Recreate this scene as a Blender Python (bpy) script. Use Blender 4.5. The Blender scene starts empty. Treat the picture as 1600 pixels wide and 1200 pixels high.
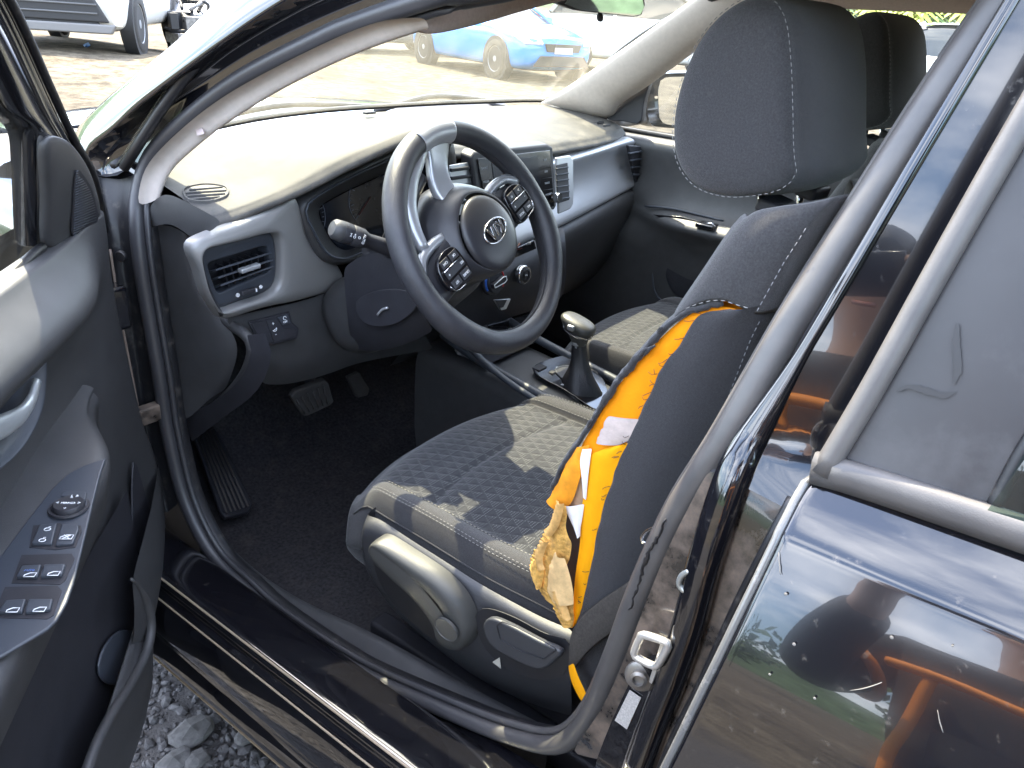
import bpy, bmesh, math, random
from mathutils import Vector as V, Matrix
random.seed(7)
S = bpy.context.scene
COL = S.collection
# ---------------------------------------------------------------- camera
CAM = V((-1.337, -.229, 1.268)); AZ, PITCH, ROLL = [math.radians(a) for a in (54.88, 25.52, 4.35)]; FPX = 1245.6
FW = V((math.sin(AZ)*math.cos(PITCH), math.cos(AZ)*math.cos(PITCH), -math.sin(PITCH)))
_r = FW.cross(V((0, 0, 1))).normalized(); _u = _r.cross(FW)
RT = _r*math.cos(ROLL)+_u*math.sin(ROLL); UP = -_r*math.sin(ROLL)+_u*math.cos(ROLL)
cd = bpy.data.cameras.new('camera'); cd.sensor_width = 36; cd.lens = FPX/1600*36; cd.clip_start = .02; cd.clip_end = 3000
cam = bpy.data.objects.new('camera', cd); COL.objects.link(cam)
M3 = Matrix((RT, UP, -FW)).transposed().to_4x4(); M3.translation = CAM
cam.matrix_world = M3; S.camera = cam
# ---------------------------------------------------------------- light
SUN_EL, SUN_AZ = math.radians(58), math.radians(24)      # azimuth from +Y (ahead of the car) towards +X (its right side)
sdir = V((math.sin(SUN_AZ)*math.cos(SUN_EL), math.cos(SUN_AZ)*math.cos(SUN_EL), math.sin(SUN_EL)))
sl = bpy.data.lights.new('sun', 'SUN'); sl.energy = 2.3; sl.angle = math.radians(.55); sl.color = (1, .89, .66)
so = bpy.data.objects.new('sun', sl); COL.objects.link(so); so.rotation_euler = (-sdir).to_track_quat('-Z', 'Y').to_euler()
w = bpy.data.worlds.new('World'); S.world = w; w.use_nodes = True
nt = w.node_tree; nt.nodes.clear()
def wn(t, **k):
    n = nt.nodes.new(t)
    for a, b in k.items(): setattr(n, a, b)
    return n
sky = wn('ShaderNodeTexSky', sky_type='NISHITA', sun_disc=False, sun_elevation=SUN_EL, sun_rotation=SUN_AZ, air_density=1.0, dust_density=1.6, ozone_density=1.5)
bg = wn('ShaderNodeBackground'); bg.inputs[1].default_value = .15
wo = wn('ShaderNodeOutputWorld')
# thin white cloud streaks over the sky
tc = wn('ShaderNodeTexCoord'); mp = wn('ShaderNodeMapping'); mp.inputs['Scale'].default_value = (1.6, 1.6, 4.5)
nz = wn('ShaderNodeTexNoise'); nz.inputs['Scale'].default_value = 2.2; nz.inputs['Detail'].default_value = 7; nz.inputs['Roughness'].default_value = .58
cr = wn('ShaderNodeValToRGB'); cr.color_ramp.elements[0].position = .44; cr.color_ramp.elements[1].position = .68
cr.color_ramp.elements[1].color = (.85, .85, .85, 1)
mx = wn('ShaderNodeMixRGB'); mx.inputs[2].default_value = (9.5, 9.6, 10.0, 1)
L = nt.links.new
L(tc.outputs['Generated'], mp.inputs[0]); L(mp.outputs[0], nz.inputs[0]); L(nz.outputs[0], cr.inputs[0]); L(cr.outputs[0], mx.inputs[0])
L(sky.outputs[0], mx.inputs[1]); L(mx.outputs[0], bg.inputs[0]); L(bg.outputs[0], wo.inputs[0])
S.view_settings.view_transform = 'Standard'; S.view_settings.look = 'None'; S.view_settings.gamma = 1
S.view_settings.use_curve_mapping = False; S.view_settings.exposure = 3.15
S.render.engine = 'CYCLES'; S.cycles.use_denoising = True; S.cycles.max_bounces = 8; S.cycles.transparent_max_bounces = 16
S.cycles.sample_clamp_indirect = 6; S.cycles.caustics_reflective = False; S.cycles.caustics_refractive = False

# ---------------------------------------------------------------- geometry helpers
def ray(px, py): return FW+RT*((px-800)/FPX)+UP*((600-py)/FPX)
def onp(px, py, n, c):
    n = V(n); d = ray(px, py); return CAM+d*((c-n.dot(CAM))/n.dot(d))
def UX(px, py, v): return onp(px, py, (1, 0, 0), v)
def UY(px, py, v): return onp(px, py, (0, 1, 0), v)
def UZ(px, py, v): return onp(px, py, (0, 0, 1), v)
def side(px, py, x0=-.70, z0=.9, k=.35):
    """point on the car's left flank: upright below z0, leaning inwards above"""
    p = UX(px, py, x0)
    if p.z > z0: p = onp(px, py, (1, 0, -k), x0-k*z0)
    return p
def lerp(a, b, t): return a+(b-a)*t
def spline(P, n, closed=False):
    """n points evenly spread on a Catmull-Rom curve through P"""
    P = [V(p) for p in P]; m = len(P); out = []
    segs = m if closed else m-1
    for i in range(segs):
        if closed: a, b, c, d = P[i-1], P[i], P[(i+1) % m], P[(i+2) % m]
        else: a, b, c, d = P[max(i-1, 0)], P[i], P[i+1], P[min(i+2, m-1)]
        for k in range(12):
            t = k/12
            out.append(.5*((2*b)+(c-a)*t+(2*a-5*b+4*c-d)*t*t+(3*b-a-3*c+d)*t**3))
    out.append(P[0] if closed else P[-1])
    return even(out, n, closed)
def even(pts, n, closed=False):
    L_ = [0]
    for a, b in zip(pts, pts[1:]): L_.append(L_[-1]+(b-a).length)
    T = L_[-1]; res = []; j = 0
    for i in range(n):
        s = T*i/(n if closed else n-1)
        while j < len(L_)-2 and L_[j+1] < s: j += 1
        dl = L_[j+1]-L_[j]
        res.append(lerp(pts[j], pts[j+1], (s-L_[j])/dl if dl > 1e-12 else 0))
    return res
def poly(P, n, closed=False):
    """n points on the straight-sided polyline"""
    P = [V(p) for p in P]
    return even(P+[P[0]] if closed else P, n, closed)
def finish(name, me, mat, parent, smooth=True, sub=0, solid=0, bevel=0, angle=None, offset=-1):
    for m in (mat if isinstance(mat, (list, tuple)) else [mat]): me.materials.append(m)
    bm = bmesh.new(); bm.from_mesh(me)
    bmesh.ops.recalc_face_normals(bm, faces=bm.faces)
    for f in bm.faces: f.smooth = smooth
    if smooth and angle is not None:
        for e in bm.edges:
            if len(e.link_faces) == 2 and e.calc_face_angle(0) > math.radians(angle): e.smooth = False
    bm.to_mesh(me); bm.free()
    o = bpy.data.objects.new(name, me); COL.objects.link(o)
    if parent is not None: o.parent = parent
    if solid:
        m = o.modifiers.new('s', 'SOLIDIFY'); m.thickness = solid; m.offset = offset; m.use_even_offset = False
    if bevel:
        m = o.modifiers.new('b', 'BEVEL'); m.width = bevel; m.segments = 3; m.limit_method = 'ANGLE'; m.angle_limit = math.radians(38); m.harden_normals = False
    if sub:
        m = o.modifiers.new('d', 'SUBSURF'); m.levels = m.render_levels = sub
    return o
def raw(name, verts, faces, mat, parent, **k):
    me = bpy.data.meshes.new(name); me.from_pydata([tuple(v) for v in verts], [], faces); me.update()
    return finish(name, me, mat, parent, **k)
def grid(name, rows, mat, parent, cu=False, cv=False, cap=False, mids=None, **k):
    """surface through rows of points; cu closes every row, cv joins last row to first, cap fans the end rows"""
    nr, nc = len(rows), len(rows[0]); vs = [p for r in rows for p in r]; fs = []; mi = []
    for i in range(nr if cv else nr-1):
        for j in range(nc if cu else nc-1):
            i2, j2 = (i+1) % nr, (j+1) % nc
            fs.append((i*nc+j, i*nc+j2, i2*nc+j2, i2*nc+j)); mi.append(mids(i, j) if mids else 0)
    if cap and cu:
        for base in (0, (nr-1)*nc):
            c = sum((V(vs[base+j]) for j in range(nc)), V())/nc; vs.append(c); ci = len(vs)-1
            for j in range(nc): fs.append((base+j, base+(j+1) % nc, ci)); mi.append(0)
    me = bpy.data.meshes.new(name); me.from_pydata([tuple(v) for v in vs], [], fs); me.update()
    if mids:
        for p, m in zip(me.polygons, mi): p.material_index = m
    return finish(name, me, mat, parent, **k)
def frames(P, closed=False):
    n = len(P); T = []
    for i in range(n):
        a = P[i-1] if (i or closed) else P[0]; b = P[(i+1) % n] if (i < n-1 or closed) else P[-1]
        T.append((b-a).normalized())
    N = [T[0].orthogonal().normalized()]
    for i in range(1, n):
        v = N[-1]-T[i]*N[-1].dot(T[i]); N.append(v.normalized())
    return T, N
def tube(name, P, r, mat, parent, n=12, closed=False, cap=True, up=None, prof=None, **k):
    """round tube (r a number or a list), or the 2D profile prof (a along side, b along up) swept on P"""
    P = [V(p) for p in P]; T, N = frames(P, closed); rows = []
    for i, p in enumerate(P):
        t = T[i]
        if up is not None:
            u = V(up[i] if isinstance(up, list) else up); u = (u-t*u.dot(t)).normalized(); a = t.cross(u)
        else: u = N[i]; a = t.cross(u)
        rr = r[i] if isinstance(r, (list, tuple)) else r
        if prof: rows.append([p+a*(x*rr)+u*(y*rr) for x, y in prof])
        else: rows.append([p+(a*math.cos(q)+u*math.sin(q))*rr for q in [2*math.pi*j/n for j in range(n)]])
    return grid(name, rows, mat, parent, cu=True, cv=closed, cap=cap and not closed, **k)
def slab(name, outline, d, mat, parent, bevel=.002, **k):
    """flat outline extruded along the vector d, edges rounded"""
    P = [V(p) for p in outline]; n = len(P); d = V(d)
    vs = P+[p+d for p in P]; fs = [tuple(range(n)), tuple(range(2*n-1, n-1, -1))]
    fs += [(i, (i+1) % n, n+(i+1) % n, n+i) for i in range(n)]
    k.setdefault('smooth', True); k.setdefault('angle', 40)
    return raw(name, vs, fs, mat, parent, bevel=bevel, **k)
def box(name, c, sx, sy, sz, mat, parent, ax=None, bevel=.003, **k):
    c = V(c); X, Y, Z = ax if ax else (V((1, 0, 0)), V((0, 1, 0)), V((0, 0, 1)))
    o = [c+X*(a*sx/2)+Y*(b*sy/2)-Z*(sz/2) for a, b in ((-1, -1), (1, -1), (1, 1), (-1, 1))]
    return slab(name, o, Z*sz, mat, parent, bevel=bevel, **k)
def lathe(name, c, axis, prof, mat, parent, n=28, **k):
    """prof = (radius, height along axis) pairs"""
    ax = V(axis).normalized(); a = ax.orthogonal().normalized(); b = ax.cross(a); c = V(c)
    rows = [[c+ax*h+(a*math.cos(q)+b*math.sin(q))*r for q in [2*math.pi*j/n for j in range(n)]] for r, h in prof]
    k.setdefault('angle', 40)
    return grid(name, rows, mat, parent, cu=True, cap=True, **k)
def group(name, parent=None):
    o = bpy.data.objects.new(name, None); COL.objects.link(o); o.empty_display_size = .05
    if parent is not None: o.parent = parent
    return o
def tag(o, label=None, cat=None, grp=None, kind=None):
    for k_, v_ in (('label', label), ('category', cat), ('group', grp), ('kind', kind)):
        if v_: o[k_] = v_
    return o
def dup(o, parent=None, off=(0, 0, 0)):
    c = o.copy(); COL.objects.link(c); c.parent = parent; c.location = o.location+V(off)
    for ch in list(o.children): dup(ch, c)
    return c
def text(name, s, c, right, up, size, mat, parent, depth=.0004, align='CENTER', sx=1.0, spacing=1.0):
    """flat lettering as mesh"""
    cu = bpy.data.curves.new(name, 'FONT'); cu.body = s; cu.size = size; cu.align_x = align; cu.align_y = 'CENTER'; cu.extrude = depth; cu.resolution_u = 3; cu.space_character = spacing
    to = bpy.data.objects.new(name, cu); COL.objects.link(to)
    dg = bpy.context.evaluated_depsgraph_get(); me = bpy.data.meshes.new_from_object(to.evaluated_get(dg))
    bpy.data.objects.remove(to); bpy.data.curves.remove(cu)
    X = V(right).normalized(); Y = V(up); Y = (Y-X*Y.dot(X)).normalized(); Z = X.cross(Y); c = V(c)
    for v in me.vertices: v.co = c+X*(v.co.x*sx)+Y*v.co.y+Z*v.co.z
    return finish(name, me, mat, parent, smooth=False)

# ---------------------------------------------------------------- materials
MATS = {}
def mat(name, base, rough=.5, metal=0, spec=.5, coat=0, var=0, vscale=30, bump=0, bscale=400, sheen=0, dust=0, dcol=(.45, .40, .34), dscale=18, dth=.55, rvar=0, aniso=None, coat_rough=.03, trans=0):
    m = bpy.data.materials.new(name); m.use_nodes = True; t = m.node_tree; b = t.nodes['Principled BSDF']; L = t.links.new
    b.inputs['Base Color'].default_value = (*base, 1); b.inputs['Roughness'].default_value = rough; b.inputs['Metallic'].default_value = metal
    b.inputs['Specular IOR Level'].default_value = spec; b.inputs['Coat Weight'].default_value = coat; b.inputs['Coat Roughness'].default_value = coat_rough
    b.inputs['Sheen Weight'].default_value = sheen; b.inputs['Sheen Roughness'].default_value = .4
    if trans: b.inputs['Transmission Weight'].default_value = trans
    tc = t.nodes.new('ShaderNodeTexCoord')
    def noise(sc, det=4, rg=.6):
        n = t.nodes.new('ShaderNodeTexNoise'); n.inputs['Scale'].default_value = sc; n.inputs['Detail'].default_value = det; n.inputs['Roughness'].default_value = rg
        L(tc.outputs['Object'], n.inputs[0]); return n.outputs[0]
    col = None
    if var:
        mr = t.nodes.new('ShaderNodeMapRange'); L(noise(vscale), mr.inputs[0]); mr.inputs[1].default_value = .3; mr.inputs[2].default_value = .7
        mr.inputs[3].default_value = 1-var; mr.inputs[4].default_value = 1+var
        mu = t.nodes.new('ShaderNodeMixRGB'); mu.blend_type = 'MULTIPLY'; mu.inputs[0].default_value = 1; mu.inputs[1].default_value = (*base, 1); L(mr.outputs[0], mu.inputs[2]); col = mu.outputs[0]
    if dust:
        cr = t.nodes.new('ShaderNodeValToRGB'); cr.color_ramp.elements[0].position = dth; cr.color_ramp.elements[1].position = min(dth+.25, 1); cr.color_ramp.elements[1].color = (dust, dust, dust, 1)
        L(noise(dscale, 8, .7), cr.inputs[0])
        mi = t.nodes.new('ShaderNodeMixRGB'); mi.inputs[1].default_value = (*base, 1)
        if col: L(col, mi.inputs[1])
        mi.inputs[2].default_value = (*dcol, 1); L(cr.outputs[0], mi.inputs[0]); col = mi.outputs[0]
        ad = t.nodes.new('ShaderNodeMath'); ad.inputs[1].default_value = rough; L(cr.outputs[0], ad.inputs[0]); ad.use_clamp = True
        L(ad.outputs[0], b.inputs['Roughness'])
    if rvar:
        mr = t.nodes.new('ShaderNodeMapRange'); L(noise(vscale*.6, 6), mr.inputs[0]); mr.inputs[3].default_value = max(rough-rvar, 0); mr.inputs[4].default_value = rough+rvar
        L(mr.outputs[0], b.inputs['Roughness'])
    if col: L(col, b.inputs['Base Color'])
    if bump:
        bp = t.nodes.new('ShaderNodeBump'); bp.inputs['Strength'].default_value = bump; bp.inputs['Distance'].default_value = .001; L(noise(bscale, 2), bp.inputs['Height']); L(bp.outputs[0], b.inputs['Normal'])
    MATS[name] = m; return m
PAINT = mat('black_paint', (.006, .006, .008), .12, coat=1, coat_rough=.015, dust=.22, dscale=70, dth=.60)
PAINTD = mat('dusty_jamb_paint', (.012, .011, .011), .22, coat=.6, dust=.85, dcol=(.20, .15, .115), dscale=22, dth=.40)
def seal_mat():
    """black rubber, lightened towards the rear of the opening for the stronger light there, with some dust"""
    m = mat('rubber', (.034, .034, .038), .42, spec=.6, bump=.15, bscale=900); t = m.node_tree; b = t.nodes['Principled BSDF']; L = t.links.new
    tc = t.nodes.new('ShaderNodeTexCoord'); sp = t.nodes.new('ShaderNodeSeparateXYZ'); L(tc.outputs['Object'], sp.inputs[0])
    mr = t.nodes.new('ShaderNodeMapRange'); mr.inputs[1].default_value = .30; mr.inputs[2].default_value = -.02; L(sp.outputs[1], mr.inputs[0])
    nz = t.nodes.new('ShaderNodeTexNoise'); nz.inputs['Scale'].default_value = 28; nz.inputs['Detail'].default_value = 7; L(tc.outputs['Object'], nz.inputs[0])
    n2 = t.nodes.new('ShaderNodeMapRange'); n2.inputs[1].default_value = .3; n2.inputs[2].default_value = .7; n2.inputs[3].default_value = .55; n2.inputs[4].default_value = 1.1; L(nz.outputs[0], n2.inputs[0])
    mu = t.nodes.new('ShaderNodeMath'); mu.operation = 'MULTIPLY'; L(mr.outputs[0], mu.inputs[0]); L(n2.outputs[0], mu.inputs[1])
    mx = t.nodes.new('ShaderNodeMixRGB'); mx.inputs[1].default_value = (.034, .034, .038, 1); mx.inputs[2].default_value = (.088, .082, .078, 1); L(mu.outputs[0], mx.inputs[0]); L(mx.outputs[0], b.inputs['Base Color'])  # second colour holds the lighter, daylit look of the rear rubber
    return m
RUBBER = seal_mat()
RUBBERD = mat('rubber_black', (.012, .012, .014), .45, dust=.2, dscale=40)
PLAST = mat('plastic_charcoal', (.046, .046, .048), .46, spec=.5, var=.12, bump=.35, bscale=1300, dust=.10, dcol=(.22, .2, .18), dscale=55, dth=.6)
PLASTD = mat('plastic_black', (.024, .024, .029), .5, spec=.4, var=.15, bump=.25, bscale=1200, dust=.08, dscale=60, dth=.62)
PLASTG = mat('plastic_slate', (.042, .048, .060), .42, spec=.5, bump=.2, bscale=1300)
DASH = mat('dash_pad', (.060, .058, .055), .62, spec=.34, var=.1, vscale=12, bump=.45, bscale=1100, dust=.22, dcol=(.4, .36, .3), dscale=20, dth=.45)
SILVER = mat('satin_silver', (.44, .45, .47), .34, metal=.55, spec=.5, bump=.05, bscale=1600)
SILVERW = mat('warm_grey_trim', (.25, .247, .245), .42, metal=.25, bump=.15, bscale=1500)
CHROME = mat('chrome', (.75, .75, .77), .12, metal=1)
GLOSSK = mat('gloss_black', (.008, .008, .010), .12, coat=.5, dust=.10, dscale=80, dth=.62)
SCREEN = mat('dark_screen', (.012, .015, .022), .10, spec=.5, rvar=.05, dust=.10, dscale=60, dth=.6)
BEIGE = mat('beige_trim', (.56, .50, .45), .75, spec=.25, var=.06, vscale=90, bump=.35, bscale=1500)
CLOTH = mat('headliner_cloth', (.45, .38, .35), .9, spec=.1, var=.08, vscale=200, bump=.5, bscale=1800)
FAB = mat('seat_fabric', (.052, .051, .053), .92, spec=.15, var=.22, vscale=500, bump=.8, bscale=2600, sheen=.25, dust=.16, dcol=(.20, .19, .18), dscale=160, dth=.56)
FABD = mat('seat_fabric_dark', (.036, .0355, .038), .92, spec=.15, var=.2, vscale=500, bump=.7, bscale=2600, sheen=.2)
CARPET = mat('carpet', (.040, .038, .041), .95, spec=.1, var=.4, vscale=150, bump=1, bscale=900, dust=.30, dcol=(.12, .10, .09), dscale=25, dth=.5)
STITCH = mat('stitch_thread', (.24, .235, .23), .8, spec=.2)
WHITE = mat('white_print', (.75, .76, .78), .6)
FOAM = mat('orange_foam', (.80, .26, .003), .75, spec=.2, var=.12, vscale=25, bump=.3, bscale=300)
FOAMY = mat('yellow_foam', (.84, .35, .003), .7, spec=.2, var=.08, vscale=20, bump=.2, bscale=300)
RAWFOAM = mat('aged_foam', (.60, .34, .09), .9, spec=.15, var=.5, vscale=90, bump=1, bscale=320, dust=.6, dcol=(.35, .22, .10), dscale=60, dth=.5)
GAUZE = mat('grey_gauze', (.46, .38, .34), .85, var=.15, vscale=60, bump=.4, bscale=300)
BAG = mat('white_airbag_cloth', (.78, .78, .80), .85, var=.06, vscale=80, bump=.5, bscale=900)
def rgb(name, c, r=.5, **k): return mat(name, c, r, **k)
def glass(name, tint=(.93, .96, .95), haze=.03, hcol=(.8, .78, .7), dust_scale=9, refl=1.0):
    """thin pane: clear with a mirror-like coat and a film of dust"""
    m = bpy.data.materials.new(name); m.use_nodes = True; t = m.node_tree; t.nodes.clear(); L = t.links.new
    o = t.nodes.new('ShaderNodeOutputMaterial'); tr = t.nodes.new('ShaderNodeBsdfTransparent'); tr.inputs[0].default_value = (*tint, 1)
    gl = t.nodes.new('ShaderNodeBsdfGlossy'); gl.inputs['Roughness'].default_value = .02
    lw = t.nodes.new('ShaderNodeLayerWeight'); lw.inputs[0].default_value = .5
    pw = t.nodes.new('ShaderNodeMath'); pw.operation = 'POWER'; pw.inputs[1].default_value = 5; L(lw.outputs['Facing'], pw.inputs[0])
    fr = t.nodes.new('ShaderNodeMath'); fr.operation = 'MULTIPLY_ADD'; fr.inputs[1].default_value = .88*refl; fr.inputs[2].default_value = .07*refl; L(pw.outputs[0], fr.inputs[0])
    m1 = t.nodes.new('ShaderNodeMixShader'); L(fr.outputs[0], m1.inputs[0]); L(tr.outputs[0], m1.inputs[1]); L(gl.outputs[0], m1.inputs[2])
    df = t.nodes.new('ShaderNodeBsdfDiffuse'); df.inputs[0].default_value = (*hcol, 1); tl = t.nodes.new('ShaderNodeBsdfTranslucent'); tl.inputs[0].default_value = (*hcol, 1)
    ms = t.nodes.new('ShaderNodeMixShader'); L(df.outputs[0], ms.inputs[1]); L(tl.outputs[0], ms.inputs[2])
    tc = t.nodes.new('ShaderNodeTexCoord'); n = t.nodes.new('ShaderNodeTexNoise'); n.inputs['Scale'].default_value = dust_scale; n.inputs['Detail'].default_value = 8; L(tc.outputs['Object'], n.inputs[0])
    mr = t.nodes.new('ShaderNodeMapRange'); mr.inputs[1].default_value = .3; mr.inputs[2].default_value = .75; mr.inputs[3].default_value = haze*.5; mr.inputs[4].default_value = haze*1.7; L(n.outputs[0], mr.inputs[0])
    m2 = t.nodes.new('ShaderNodeMixShader'); L(mr.outputs[0], m2.inputs[0]); L(m1.outputs[0], m2.inputs[1]); L(ms.outputs[0], m2.inputs[2]); L(m2.outputs[0], o.inputs[0])
    return m
WGLASS = glass('windshield_glass', tint=(.92, .95, .88), haze=.075, hcol=(.8, .74, .56))
SGLASS = glass('side_glass', haze=.02)
TGLASS = glass('tinted_glass', tint=(.30, .42, .40), haze=.03)
# ================================================================ the car
def smooth_(i, a, b):
    t = max(0, min(1, (i-a)/(b-a))); return t*t*(3-2*t)
car = group('black_car'); tag(car, 'black hatchback with open driver door and torn driver seat, filling the picture', 'car')
def mir(P): return [V((-p.x, p.y, p.z)) for p in P]
# ---- door opening seal
SEALPX = [(690, -8), (556, 36), (500, 60), (375, 124), (285, 192), (236, 243), (217, 300), (214, 345), (220, 410), (230, 475), (249, 585), (262, 670), (289, 780), (332, 866), (385, 920), (440, 968), (560, 1047), (700, 1112), (800, 1151), (872, 1163), (920, 1122), (958, 1040), (1000, 930), (1060, 803), (1130, 693), (1240, 503), (1360, 313), (1470, 143), (1560, 12)]
seal = [side(*p) for p in SEALPX]
roofrail = [V((-.556, -.13, 1.315)), V((-.548, -.02, 1.335)), V((-.545, .12, 1.34)), V((-.548, .25, 1.325)), V((-.56, .36, 1.29))]
SEAL = spline(seal+roofrail, 200, True)
sealp = [(math.cos(q)*(1.0 if math.cos(q) > 0 else 1.25), math.sin(q)*1.1) for q in [2*math.pi*j/14 for j in range(14)]]
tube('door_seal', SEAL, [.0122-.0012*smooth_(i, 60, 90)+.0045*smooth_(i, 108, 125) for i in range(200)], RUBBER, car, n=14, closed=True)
# inner trim lip of the seal
def offs(P, dx, k):
    c = V((-.62, .45, .8)); out = []
    for i, p in enumerate(P):
        t = (P[(i+1) % len(P)]-P[i-1]).normalized(); nrm = t.cross(V((-1, 0, -.15))).normalized()
        if nrm.dot(p-c) < 0: nrm = -nrm
        out.append(p+nrm*k+V((dx, 0, 0)))
    return out
grid('seal_lip', [offs(SEAL, .012, -.004), offs(SEAL, .022, -.008), offs(SEAL, .032, -.006), offs(SEAL, .036, 0)], RUBBERD, car, cu=True)
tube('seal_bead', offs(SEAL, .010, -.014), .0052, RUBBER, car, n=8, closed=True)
# torn edge along the seal at the rear pillar
tp = [side(*p) for p in [(1046, 800), (1030, 835), (1012, 872), (1004, 905), (990, 942)]]
tp = spline([p+V((-.0152, -.003, .002)) for p in tp], 30)
tube('seal_tear', [p+V((0, random.uniform(-.0016, .0016), random.uniform(-.0014, .0014))) for p in tp], [.0008+.0022*random.random()*math.sin(math.pi*(i+.5)/30) for i in range(30)], RUBBERD, car, n=6)
# ---- left windscreen pillar, outside
def tr(P, x0, n=40): return spline([side(*p, x0) for p in P], n)
A3 = tr([(640, -30), (500, 30), (375, 93), (268, 165), (214, 215), (192, 265), (186, 330), (196, 430), (214, 560), (232, 680), (262, 800)], -.708)
A2b = tr([(600, -42), (475, 12), (372, 70), (318, 110), (236, 172), (190, 218), (160, 265), (168, 335), (182, 430), (202, 560), (222, 680), (252, 800)], -.722)
A2a = tr([(560, -60), (452, -2), (362, 56), (306, 97), (216, 165), (174, 206), (128, 248), (150, 335), (166, 430), (190, 560), (212, 680), (242, 800)], -.752)
A1 = tr([(520, -75), (392, -2), (312, 70), (250, 120), (176, 176), (119, 228), (110, 300), (135, 400), (160, 540), (190, 680), (225, 800)], -.756)
A1b = tr([(480, -85), (372, -8), (296, 64), (234, 114), (166, 168), (114, 222), (106, 300), (130, 400), (155, 540), (185, 680), (220, 800)], -.745)
A0 = tr([(440, -95), (338, -2), (281, 55), (219, 108), (156, 160), (109, 214), (100, 300), (128, 400), (153, 540), (183, 680), (218, 800)], -.715)
Ain = [p+V((.022, .02, 0)) for p in A0]
S0 = [SEAL[0]]
sA = spline([side(*p) for p in SEALPX[:13]], 40); sA[0] = side(700, -20)
grid('windscreen_pillar', [sA, A3, [lerp(a, b, .12) for a, b in zip(A3, A2b)], [lerp(a, b, .9) for a, b in zip(A3, A2b)], A2b, A2a, [lerp(a, b, .06) for a, b in zip(A2a, A1)], A1, A1b, A0, Ain], [PAINT, RUBBERD], car, sub=1, mids=lambda i, j: 1 if j > 19 else 0)
# step of the pillar, its brown reflection painted with the dusty jamb coat
grid('pillar_step', [[lerp(a, b, .10)+V((-.002, -.001, .001)) for a, b in zip(A2b, A2a)][:27], [lerp(a, b, .92)+V((-.002, -.001, .001)) for a, b in zip(A2b, A2a)][:27]], PAINTD, car)
for px, py in ((188, 401), (201, 576)):
    lathe('pillar_plug', side(px, py, -.722), (-1, -.55, 0), [(.0095, -.004), (.0095, .0), (.008, .002)], RUBBERD, car, n=16)
# ---- sill
ys = [1.12, .95, .8, .65, .5, .35, .2, .05, -.1, -.3, -.6, -1.0]
def sealz(y):
    best = min(SEAL[60:150], key=lambda p: abs(p.y-y)) if .1 < y < .85 else None
    return best.z if best else (.44 if y <= .1 else .34)
prof = [(-.70, None, -.012), (-.714, None, -.012), (-.722, .365, 0), (-.735, .372, 0), (-.79, .384, 0), (-.812, .388, 0), (-.822, .386, 0), (-.826, .378, 0), (-.822, .371, 0), (-.824, .364, 0), (-.834, .360, 0), (-.840, .345, 0), (-.845, .31, 0), (-.843, .285, 0), (-.836, .272, 0), (-.835, .264, 0), (-.846, .252, 0), (-.848, .232, 0), (-.838, .212, 0), (-.812, .200, 0)]
rows = []
for y in ys:
    r = []
    for x, z, d in prof:
        if z is None: z = min(sealz(y), .385)+d
        r.append(V((x, y, z)))
    rows.append(r)
grid('sill', rows, PAINT, car, sub=1)
fl = [[V((x, y, z)) for x, z in ((-.838, .206), (-.826, .186), (-.806, .182))] for y in ys]
grid('sill_flange', fl, mat('sunlit_tan_flange', (.30, .23, .15), .6, var=.3, vscale=40), car, solid=.003)  # tan stands for sun and reflection on the flange
for p0, p1, r_ in (((-.8225, 1.1, .3905), (-.8225, -.05, .3905), .0018), ((-.836, 1.1, .3625), (-.836, -.05, .3625), .0016)):
    tube('sill_edge', [lerp(V(p0), V(p1), t/20) for t in range(21)], r_, mat('sill_edge_tan', (.26, .21, .15), .5), car, n=6)  # thin tan lines along two edges of the sill
# scuff of dried dirt on the sill plate
# ---- rear pillar of the opening (door jamb)
BL = [(1620, -90), (1500, 105), (1380, 300), (1262, 490), (1180, 625), (1125, 710), (1085, 790), (1050, 865), (1018, 950), (985, 1040), (950, 1120), (905, 1190)]
BR = [(1690, 20), (1600, 160), (1490, 335), (1400, 490), (1330, 630), (1280, 740), (1255, 800), (1228, 860), (1180, 950), (1130, 1050), (1085, 1130), (1050, 1210)]
def bpl(px, py):
    """jamb face: leans in and swings a little to the rear"""
    p = onp(px, py, (-.945, -.203, .255), V((-.945, -.203, .255)).dot(V((-.722, .02, .90))))
    q = UX(px, py, -.735)
    if p.z < .93: t = min(1, (.93-p.z)/.12); return lerp(p, q, t)
    return p
NB = 40
BS = [(1632, -85), (1522, 100), (1412, 285), (1308, 462), (1240, 576), (1198, 646), (1160, 710), (1138, 762), (1118, 822), (1098, 888), (1076, 975), (1048, 1060), (1024, 1120), (992, 1210)]
def px(P, n=NB): return spline([V((p[0], p[1], 0)) for p in P], n)
l_, m_, r_ = px(BL), px(BS), px(BR)
def rowsbetween(A, B, ts, o): return [[bpl(lerp(a.x, b.x, t), lerp(a.y, b.y, t))+V((o, 0, 0)) for t in ts] for a, b in zip(A, B)]
led = rowsbetween(l_, m_, (-.25, 0, .35, .7, 1.0), .010)
kq = next(i for i, p in enumerate(l_) if p.y > 735)
grid('rear_pillar_ledge', led[:kq+1], PLASTD, car, sub=1)
grid('rear_pillar_jamb', led[kq:], PAINTD, car, sub=1)
pan = rowsbetween(m_, r_, (0, .06, .2, .4, .6, .8, 1, 1.15), 0)
kp = next(i for i, p in enumerate(r_) if p.y > 800)
grid('rear_pillar', pan[:kp+1], PAINT, car, sub=1)
lowp = [[p+V((.006, 0, 0)) for p in r] for r in pan[kp-1:]]
grid('rear_pillar_jamb', lowp, PAINTD, car, sub=1)
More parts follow.
